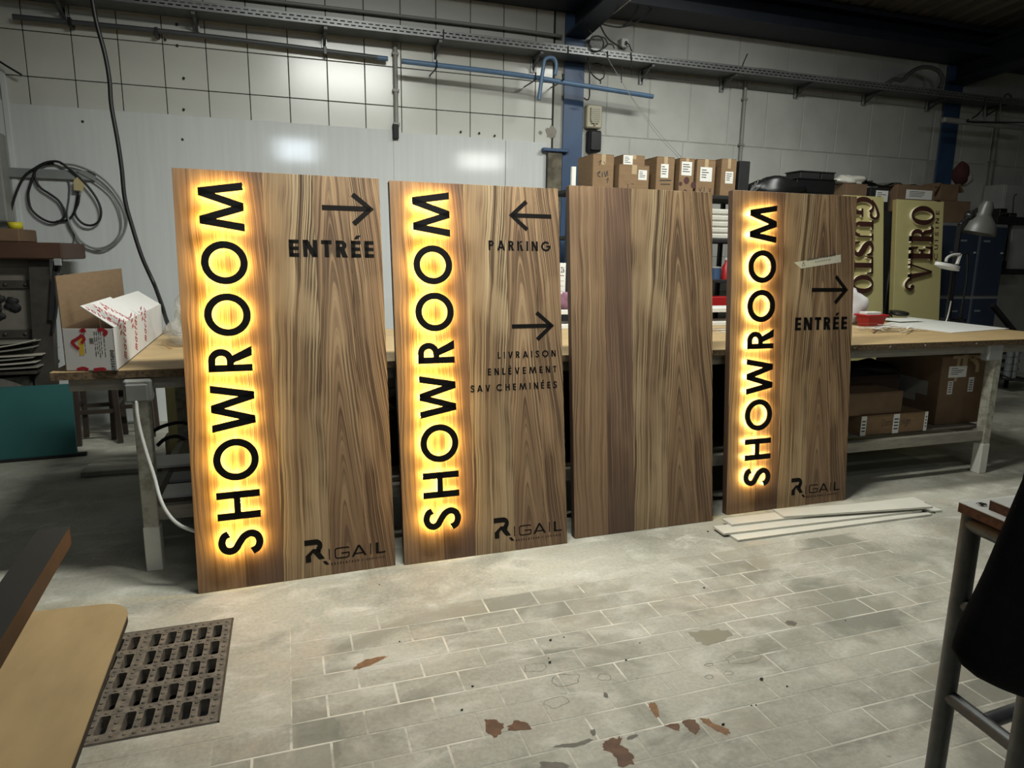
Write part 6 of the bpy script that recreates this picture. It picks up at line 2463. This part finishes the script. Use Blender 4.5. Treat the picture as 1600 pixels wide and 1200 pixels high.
# dark wooden stools beneath the left table
def stool(label, px, py, rz, ht=.78):
    p = flat(px, py, 0)
    T = thing('wooden_stool', label, 'stool', mat=Matrix.Translation((p.x, p.y, 0)) @ Matrix.Rotation(rz, 4, 'Z'), group='dark stools behind the left table')
    s = .30
    mt = M('dark_stool_wood', (52, 42, 34), .55, var=.2)
    for x in (0, -s):
        for y in (0, s):
            mb = MB()
            mb.bar((x, y, 0), (x * .9 - .015, y * .9 + .015, ht - .03), .038, .038)
            mb.build('leg', mt, T, local=True)
    for z in (.28, .50):
        for a, b in (((0, 0), (-s, 0)), ((0, s), (-s, s)), ((0, 0), (0, s)), ((-s, 0), (-s, s))):
            mb = MB()
            k = 1 - z / ht * .1
            zz = z + (.05 if a[0] == b[0] else 0)
            mb.bar((a[0] * k - .006, a[1] * k + .006, zz), (b[0] * k - .006, b[1] * k + .006, zz), .022, .034)
            mb.build('stretcher', mt, T, local=True)
    mb = MB()
    mb.rbox((-s + .0, -.01, ht - .03), (.0, s + .01, ht), .01)
    mb.build('seat', mt, T, local=True)


stool('dark wooden stool standing between the teal board and the left table leg', 189, 692, .06)
stool('dark wooden stool partly hidden right behind the left table leg', 240, 682, .05, .74)
# yellow-cream board and wooden post below the table by the first sign
a, b = flat(262, 700, 0), None
mb = MB()
mb.rbox((deep(257, 600, 5.45).x, 5.45, .12), (deep(320, 600, 5.45).x + .3, 5.48, deep(280, 585, 5.45).z - .02), .003)
tag(mb.build('cream_board', m_cream), 'cream board standing behind the left table beside the first sign', 'board')
mb = MB()
mb.rbox((deep(250, 600, 5.4).x, 5.2, .0), (deep(330, 600, 5.4).x + .3, 5.44, .1199), .004)
tag(mb.build('floor_block', M('dark_wood', (70, 62, 52), .8)), 'dark timber block on the floor under the cream board', 'timber')
e = thing('wooden_post', 'wooden post on a broad foot under the left table beside the first sign', 'post', flat(278, 712, 0))
p = flat(278, 712, 0)
mb = MB()
mb.rbox((p.x - .045, p.y - .04, .18), (p.x + .045, p.y + .04, ZT - .045), .004)
mb.build('post_shaft', M('grey_post_wood', (118, 110, 94), .75, var=.2, stretch=(5, 5, 1)), e)
mb = MB()
mb.rbox((p.x - .075, p.y - .06, 0), (p.x + .075, p.y + .06, .18), .006)
mb.build('post_foot', M('grey_post_wood', (118, 110, 94), .75), e)
for k, pts in enumerate(([(236, 676), (250, 668), (268, 662), (285, 660), (300, 664)], [(246, 696), (258, 686), (275, 682), (292, 688), (302, 700)])):
    px_tube(pts, 5.05 - .1 * k, .013, 7).build('hose', m_cable, smooth=True, label=('upper black hose curling past the wooden post', 'lower black hose curling past the wooden post')[k], cat='hose')

# ------------------------------------------------------------------ drain grate in the floor
gx0, gx1, gy0, gy1 = PIT[0] + .008, PIT[1] - .008, PIT[2] + .008, PIT[3] - .008
grate = thing('drain_grate', 'rusty cast-iron drain grate set in the floor', 'grate', ((gx0 + gx1) / 2, (gy0 + gy1) / 2, 0))
m_grate = M('rusty_cast_iron', (88, 82, 72), .8, rgb2=(112, 104, 92), scale=26, bump=.5)
mb = MB()
GZ0, GZ1 = -.045, .002
nx, ny = 11, 5
# column and row edges, one wider rib after the third column
ribw, midw = .024, .044
cw = (gx1 - gx0 - .034 - .034 - ribw * (nx - 2) - midw) / nx
rw = (gy1 - gy0 - .042 - .042 - .032 * (ny - 1)) / ny
cx = [gx0 + .034]
for i in range(nx):
    cx.append(cx[-1] + cw)
    if i < nx - 1:
        cx.append(cx[-1] + (midw if i == 5 else ribw))
ry = [gy0 + .042]
for j in range(ny):
    ry.append(ry[-1] + rw)
    if j < ny - 1:
        ry.append(ry[-1] + .032)
X_ = [gx0] + cx + [gx1]
Y_ = [gy0] + ry + [gy1]
for j in range(0, len(Y_) - 1, 2):
    mb.box((gx0, Y_[j], GZ0), (gx1, Y_[j + 1], GZ1))
mb.build('cross_bar', m_grate, grate)
mb = MB()
for i in range(0, len(X_) - 1, 2):
    for j in range(1, len(Y_) - 1, 2):
        mb.box((X_[i], Y_[j], GZ0), (X_[i + 1], Y_[j + 1], GZ1 - .0008))
mb.build('rib', m_grate, grate, kind='stuff')
# rounded slot corners and cast studs
mb = MB()
for i in range(1, len(X_) - 1, 2):
    for j in range(1, len(Y_) - 1, 2):
        for sx, xx in ((1, X_[i]), (-1, X_[i + 1])):
            for sy, yy in ((1, Y_[j]), (-1, Y_[j + 1])):
                c = .006
                mb.add([(xx, yy, GZ1 - .0004), (xx + sx * c, yy, GZ1 - .0004), (xx, yy + sy * c, GZ1 - .0004), (xx, yy, GZ0), (xx + sx * c, yy, GZ0), (xx, yy + sy * c, GZ0)], [(0, 1, 2), (1, 4, 5, 2)] if sx * sy > 0 else [(0, 2, 1), (1, 2, 5, 4)])
mb.build('slot_corner', m_grate, grate, kind='stuff')
mb = MB()
rnd = random.Random(1)


def stud(x, y):
    a = rnd.uniform(0, 3)
    mb.X = Matrix.Translation((x, y, GZ1)) @ Matrix.Rotation(a, 4, 'Z')
    mb.lathe([(.0075, -.001), (.0062, .003), (.003, .004), (0, .004)], 7)
    mb.X = None


for i in range(0, len(X_) - 1, 2):
    for j in range(1, len(Y_) - 1, 2):
        for f in (.12, .5, .88):
            stud((X_[i] + X_[i + 1]) / 2 + rnd.uniform(-.003, .003), Y_[j] + (Y_[j + 1] - Y_[j]) * f)
for j in range(0, len(Y_) - 1, 2):
    for i in range(1, len(X_) - 1):
        stud((X_[i] + X_[i + 1]) / 2, (Y_[j] + Y_[j + 1]) / 2 + rnd.uniform(-.003, .003))
mb.build('cast_stud', m_grate, grate, kind='stuff', smooth=True)
mb = MB()
for a, b in (((PIT[0], PIT[2], -.05), (PIT[1], PIT[2] + .007, .001)), ((PIT[0], PIT[3] - .007, -.05), (PIT[1], PIT[3], .001)), ((PIT[0], PIT[2], -.05), (PIT[0] + .007, PIT[3], .001)), ((PIT[1] - .007, PIT[2], -.05), (PIT[1], PIT[3], .001))):
    mb.box(a, b)
mb.build('grate_frame', m_iron, grate)

# ------------------------------------------------------------------ foreground left: plywood trestle board with a steel batten
ZB = .80
e = thing('plywood_bench', 'plywood bench top with a rounded corner in the left foreground', 'bench', (-.7, 1.2, 0))
xr0 = flat(188, 990, ZB)
xr1 = flat(110, 1200, ZB)
yfar = flat(100, 950, ZB).y
poly = []
k = (xr1.x - xr0.x) / (xr1.y - xr0.y)
xc_, yc_, rr_ = xr0.x - .065, yfar - .075, .07
ya_ = yfar + .0
def xr_at(y):
    return xr0.x + (y - xr0.y) * k


poly = [(xr_at(.35), .35)]
for i in range(9):
    a = PI / 2 * i / 8
    cxx = xr_at(yc_) - rr_
    poly.append((cxx + rr_ * math.cos(a), yc_ + rr_ * math.sin(a)))
poly += [(-.62, yfar + .006), (-1.15, yfar + .03), (-1.15, .35)]
mb = MB()
mb.prism(poly, lambda x, y: (x, y, ZB - .004), lambda x, y: (x, y, ZB))
mb.build('bench_top', M('pale_plywood_face', (192, 164, 118), .6, var=.16, scale=3.5, stretch=(3, 1, 1), bump=.06), e)
mb = MB()
mb.prism([(x + (.002 if x < -.5 else -.001), y - .001) for x, y in poly], lambda x, y: (x, y, ZB - .022), lambda x, y: (x, y, ZB - .0041))
mb.build('bench_edge', M('dark_plywood_edge', (52, 44, 36), .8, var=.3, scale=30), e)
for (x, y) in ((-1.05, .5), (-.72, .5), (-1.05, 1.45), (-.80, 1.45)):
    mb = MB()
    mb.rbox((x - .03, y - .03, 0), (x + .03, y + .03, ZB - .023), .004)
    mb.build('leg', m_rail, e)
pA, pB = flat(112, 850, ZB), flat(0, 1047, ZB)
dr = (pB - pA).normalized()
endn = pA + dr * 1.5
wB, hB = .075, .05
sd = Vector((-dr.y, dr.x, 0))
if sd.x > 0:
    sd = -sd
mb = MB()
m1 = pA + sd * wB / 2 + Vector((0, 0, .001))
m2_ = endn + sd * wB / 2 + Vector((0, 0, .001))
mb.bar(m1 + Vector((0, 0, hB / 2)), m2_ + Vector((0, 0, hB / 2)), wB, hB)
mb.mi = [1 if abs(((mb.v[f[1]] - mb.v[f[0]]).cross(mb.v[f[2]] - mb.v[f[0]])).normalized().z) > .9 else 0 for f in mb.f]
tag(mb.build('steel_batten', [M('rusty_batten_side', (70, 48, 34), .65, rgb2=(56, 42, 32), scale=6, bump=.05), M('grey_batten_top', (48, 47, 44), .55, var=.12, scale=4)]), 'dark steel batten, grey on top and rusty-brown at its side, lying across the plywood bench', 'bar')

# white planks on the floor before the right-hand sign
def plank(label, a, b, w, z, th=.012):
    A_, B_ = flat(*a, 0), flat(*b, 0)
    mb = MB()
    d = (B_ - A_).normalized()
    s = Vector((-d.y, d.x, 0))
    vs = [A_, B_, B_ + s * w, A_ + s * w]
    vs = [Vector((v.x, v.y, z)) for v in vs]
    vs += [v + Vector((0, 0, th)) for v in vs]
    mb.add(vs, [(0, 3, 2, 1), (4, 5, 6, 7), (0, 1, 5, 4), (1, 2, 6, 5), (2, 3, 7, 6), (3, 0, 4, 7)])
    tag(mb.build('white_plank', M('white_plank', (196, 194, 182), .5, var=.04)), label, 'plank', 'white planks on the floor')


plank('white plank lowest and nearest in the floor pile, its left end forward', (1153, 847), (1456, 806), .10, .001)
plank('white plank jutting farthest left in the floor pile', (1131, 840), (1440, 803), .115, .0135)
plank('white plank jutting farthest right under the floor pile', (1190, 828), (1472, 800), .10, .001)
plank('white plank in the floor pile, its square end left of the top one', (1143, 829), (1446, 793), .10, .026)
plank('topmost white plank of the floor pile, widest at its right end', (1224, 819), (1456, 803), .125, .0385)

# ------------------------------------------------------------------ foreground right: tube-framed table with a hanging coat
ZC = 1.0
cA = flat(1498, 784, ZC)
cR = flat(1600, 772, ZC)
tt = thing('tube_table', 'white chipboard-topped table on a grey steel tube frame, right foreground', 'table', (cA.x, cA.y, 0))
ex = (cR - cA).normalized()
ey = Vector((ex.y, -ex.x, 0))
p_edge = flat(1562, 811, ZC)
ey = (p_edge - cA).normalized()
TW, TD, TH = .95, .265, .026


def tp_(x, y, z):
    v = cA + ex * x + ey * y
    return Vector((v.x, v.y, z))


def slabt(x0, y0, x1, y1, z0, z1, name, mats, parent=tt):
    mb = MB()
    vs = [tp_(x0, y0, z0), tp_(x1, y0, z0), tp_(x1, y1, z0), tp_(x0, y1, z0), tp_(x0, y0, z1), tp_(x1, y0, z1), tp_(x1, y1, z1), tp_(x0, y1, z1)]
    mb.add(vs, [(0, 1, 2, 3), (7, 6, 5, 4), (0, 4, 5, 1), (1, 5, 6, 2), (2, 6, 7, 3), (3, 7, 4, 0)])
    return mb.build(name, mats, parent)


slabt(0, 0, TW, TD, ZC - .002, ZC, 'table_top', m_white)
slabt(.0005, .0005, TW, TD, ZC - TH, ZC - .002, 'top_core', m_brownboard)
rt = .024
zc = ZC - TH - rt - .001
for (x, y) in ((.03, .02), (TW - .05, .02), (.03, TD - .03), (TW - .05, TD - .03)):
    mb = MB()
    mb.tube([tp_(x, y, 0), tp_(x, y, ZC - TH - .001)], rt, 16)
    mb.build('leg', m_steel, tt, smooth=True, auto=50)
for (a, b, z, r) in (((.03, .02), (.03, TD - .03), zc, rt), ((.03, .02), (TW - .05, .02), zc, rt), ((.03, TD - .03), (TW - .05, TD - .03), zc, rt), ((TW - .05, .02), (TW - .05, TD - .03), zc, rt)):
    mb = MB()
    mb.tube([tp_(*a, z), tp_(*b, z)], r * .98, 16)
    mb.build('frame_tube', m_steel, tt, smooth=True, auto=50)
lg = tp_(.03, .02, 0)
z1_, z2_ = deep(1481, 944, lg.y).z, deep(1463, 1088, lg.y).z
for z, r in ((z1_, .017), (z2_, .019)):
    mb = MB()
    mb.tube([tp_(.03, .03, z), tp_(.03, TD - .03, z)], r, 14)
    mb.build('cross_tube', m_steel, tt, smooth=True, auto=50)
mb = MB()
mb.tube([tp_(.03, .135, z2_), tp_(TW - .05, .06, z2_ + .0)], .019, 14)
mb.build('cross_tube', m_steel, tt, smooth=True, auto=50)
# loose second board on top
o0 = flat(1551, 781, ZC + .026)
rel = o0 - cA
lx_, ly_ = rel.dot(ex), rel.dot(ey)
e = thing('loose_board', 'smaller loose white chipboard piece on the tube-framed table', 'board', o0)
slabt(lx_, ly_, lx_ + .6, ly_ + .20, ZC + .024, ZC + .026, 'board_face', m_white, e)
slabt(lx_ + .0005, ly_ + .0005, lx_ + .6, ly_ + .20, ZC + .0006, ZC + .024, 'board_core', m_brownboard, e)
c = flat(1534, 790, ZC)
mb = MB()
rnd = random.Random(4)
for k in range(9):
    a = k * 2 * PI / 9 + rnd.uniform(-.2, .2)
    L = rnd.uniform(.008, .014)
    mb.tube([(c.x, c.y, ZC + .003), (c.x + L * .6 * math.cos(a), c.y + L * .6 * math.sin(a), ZC + .006), (c.x + L * math.cos(a), c.y + L * math.sin(a), ZC + .002)], [.002, .0014, .0006], 5)
tag(mb.build('dry_burr', M('dark_burr', (40, 38, 32), .8)), 'small dark star-shaped burr on the tube-framed table', 'burr')

# black coat hanging at the right edge
YK = .84
side = [(1600, 742), (1580, 790), (1557, 848), (1535, 905), (1511, 955), (1494, 995), (1490, 1018), (1500, 1040), (1528, 1060), (1565, 1076), (1610, 1092)]
pts = [deep(px, py, YK) for px, py in side]
prof_l = [(p.x, p.z) for p in pts]
zt_, zbm = pts[0].z, pts[-1].z
xmid = deep(1720, 900, YK).x
mb = MB()
levels = []
# resample the left silhouette by height; the lower hem is rounded
hem = prof_l[6:]
sidel = prof_l[:7]
rings = []
def x_at(z, prof):
    for (xa, za2), (xb2, zb2) in zip(prof, prof[1:]):
        if (za2 - z) * (zb2 - z) <= 0 and za2 != zb2:
            t = (z - za2) / (zb2 - za2)
            return xa + (xb2 - xa) * t
    return prof[-1][0]


zz = zt_ + .28
n = 26
vs, fs = [], []
zl = []
z = zt_ + .34
while z > sidel[-1][1]:
    zl.append(z)
    z -= .035
zlow = sidel[-1][1]
for t in (0, .18, .38, .6, .8, .93, 1.0):
    zl.append(zlow - (zlow - (zbm - .012)) * t)
N = 32
for i, z in enumerate(zl):
    if z > zt_:
        tq = min(1, (z - zt_) / .34)
        xl_ = sidel[0][0] + (xmid - .06 - sidel[0][0]) * (1 - math.sqrt(max(0, 1 - tq * tq)))
    elif z >= zlow:
        xl_ = x_at(z, sidel)
    else:
        xl_ = x_at(z, hem)
    hw = max(.004, xmid - xl_)
    dp = .05 + .012 * math.sin(z * 9)
    if z < zlow:
        dp *= max(.05, math.sqrt(max(0, 1 - ((zlow - z) / (zlow - zbm + .012)) ** 2)))
    for k in range(N):
        a = 2 * PI * k / N
        ca, sa = math.cos(a), math.sin(a)
        e_ = 1.0
        x = xmid + hw * (abs(ca) ** e_) * (1 if ca > 0 else -1)
        fold = 1 + .10 * math.sin(a * 6 + z * 3)
        y = YK - .008 + dp * (abs(sa) ** .8) * (1 if sa > 0 else -1) * fold
        vs.append((x, y, z))
m_ = len(zl)
for i in range(m_ - 1):
    for k in range(N):
        fs.append((i * N + k, (i + 1) * N + k, (i + 1) * N + (k + 1) % N, i * N + (k + 1) % N))
fs.append(tuple(range(N)))
fs.append(tuple((m_ - 1) * N + k for k in range(N - 1, -1, -1)))
mb.add(vs, fs)
tag(mb.build('black_coat', M('black_wool', (15, 16, 19), .95, var=.3, scale=30, bump=.25, spec=.15), smooth=True), 'black fabric coat hanging in front of the tube-framed table, right edge', 'coat')

e = thing('coat_stand', 'thin black stand holding the black coat at the right edge', 'stand', (xmid, YK, 0))
mb = MB()
mb.tube([(xmid, YK - .01, .02), (xmid, YK - .01, zt_ + .40)], .014, 10)
mb.build('stand_pole', m_blkplastic, e, smooth=True, auto=40)
mb = MB()
mb.lathe([(0, 0), (.16, 0), (.16, .012), (.03, .03), (0, .03)], 24, (xmid, YK - .01, 0))
mb.build('stand_base', m_blkplastic, e, smooth=True, auto=40)
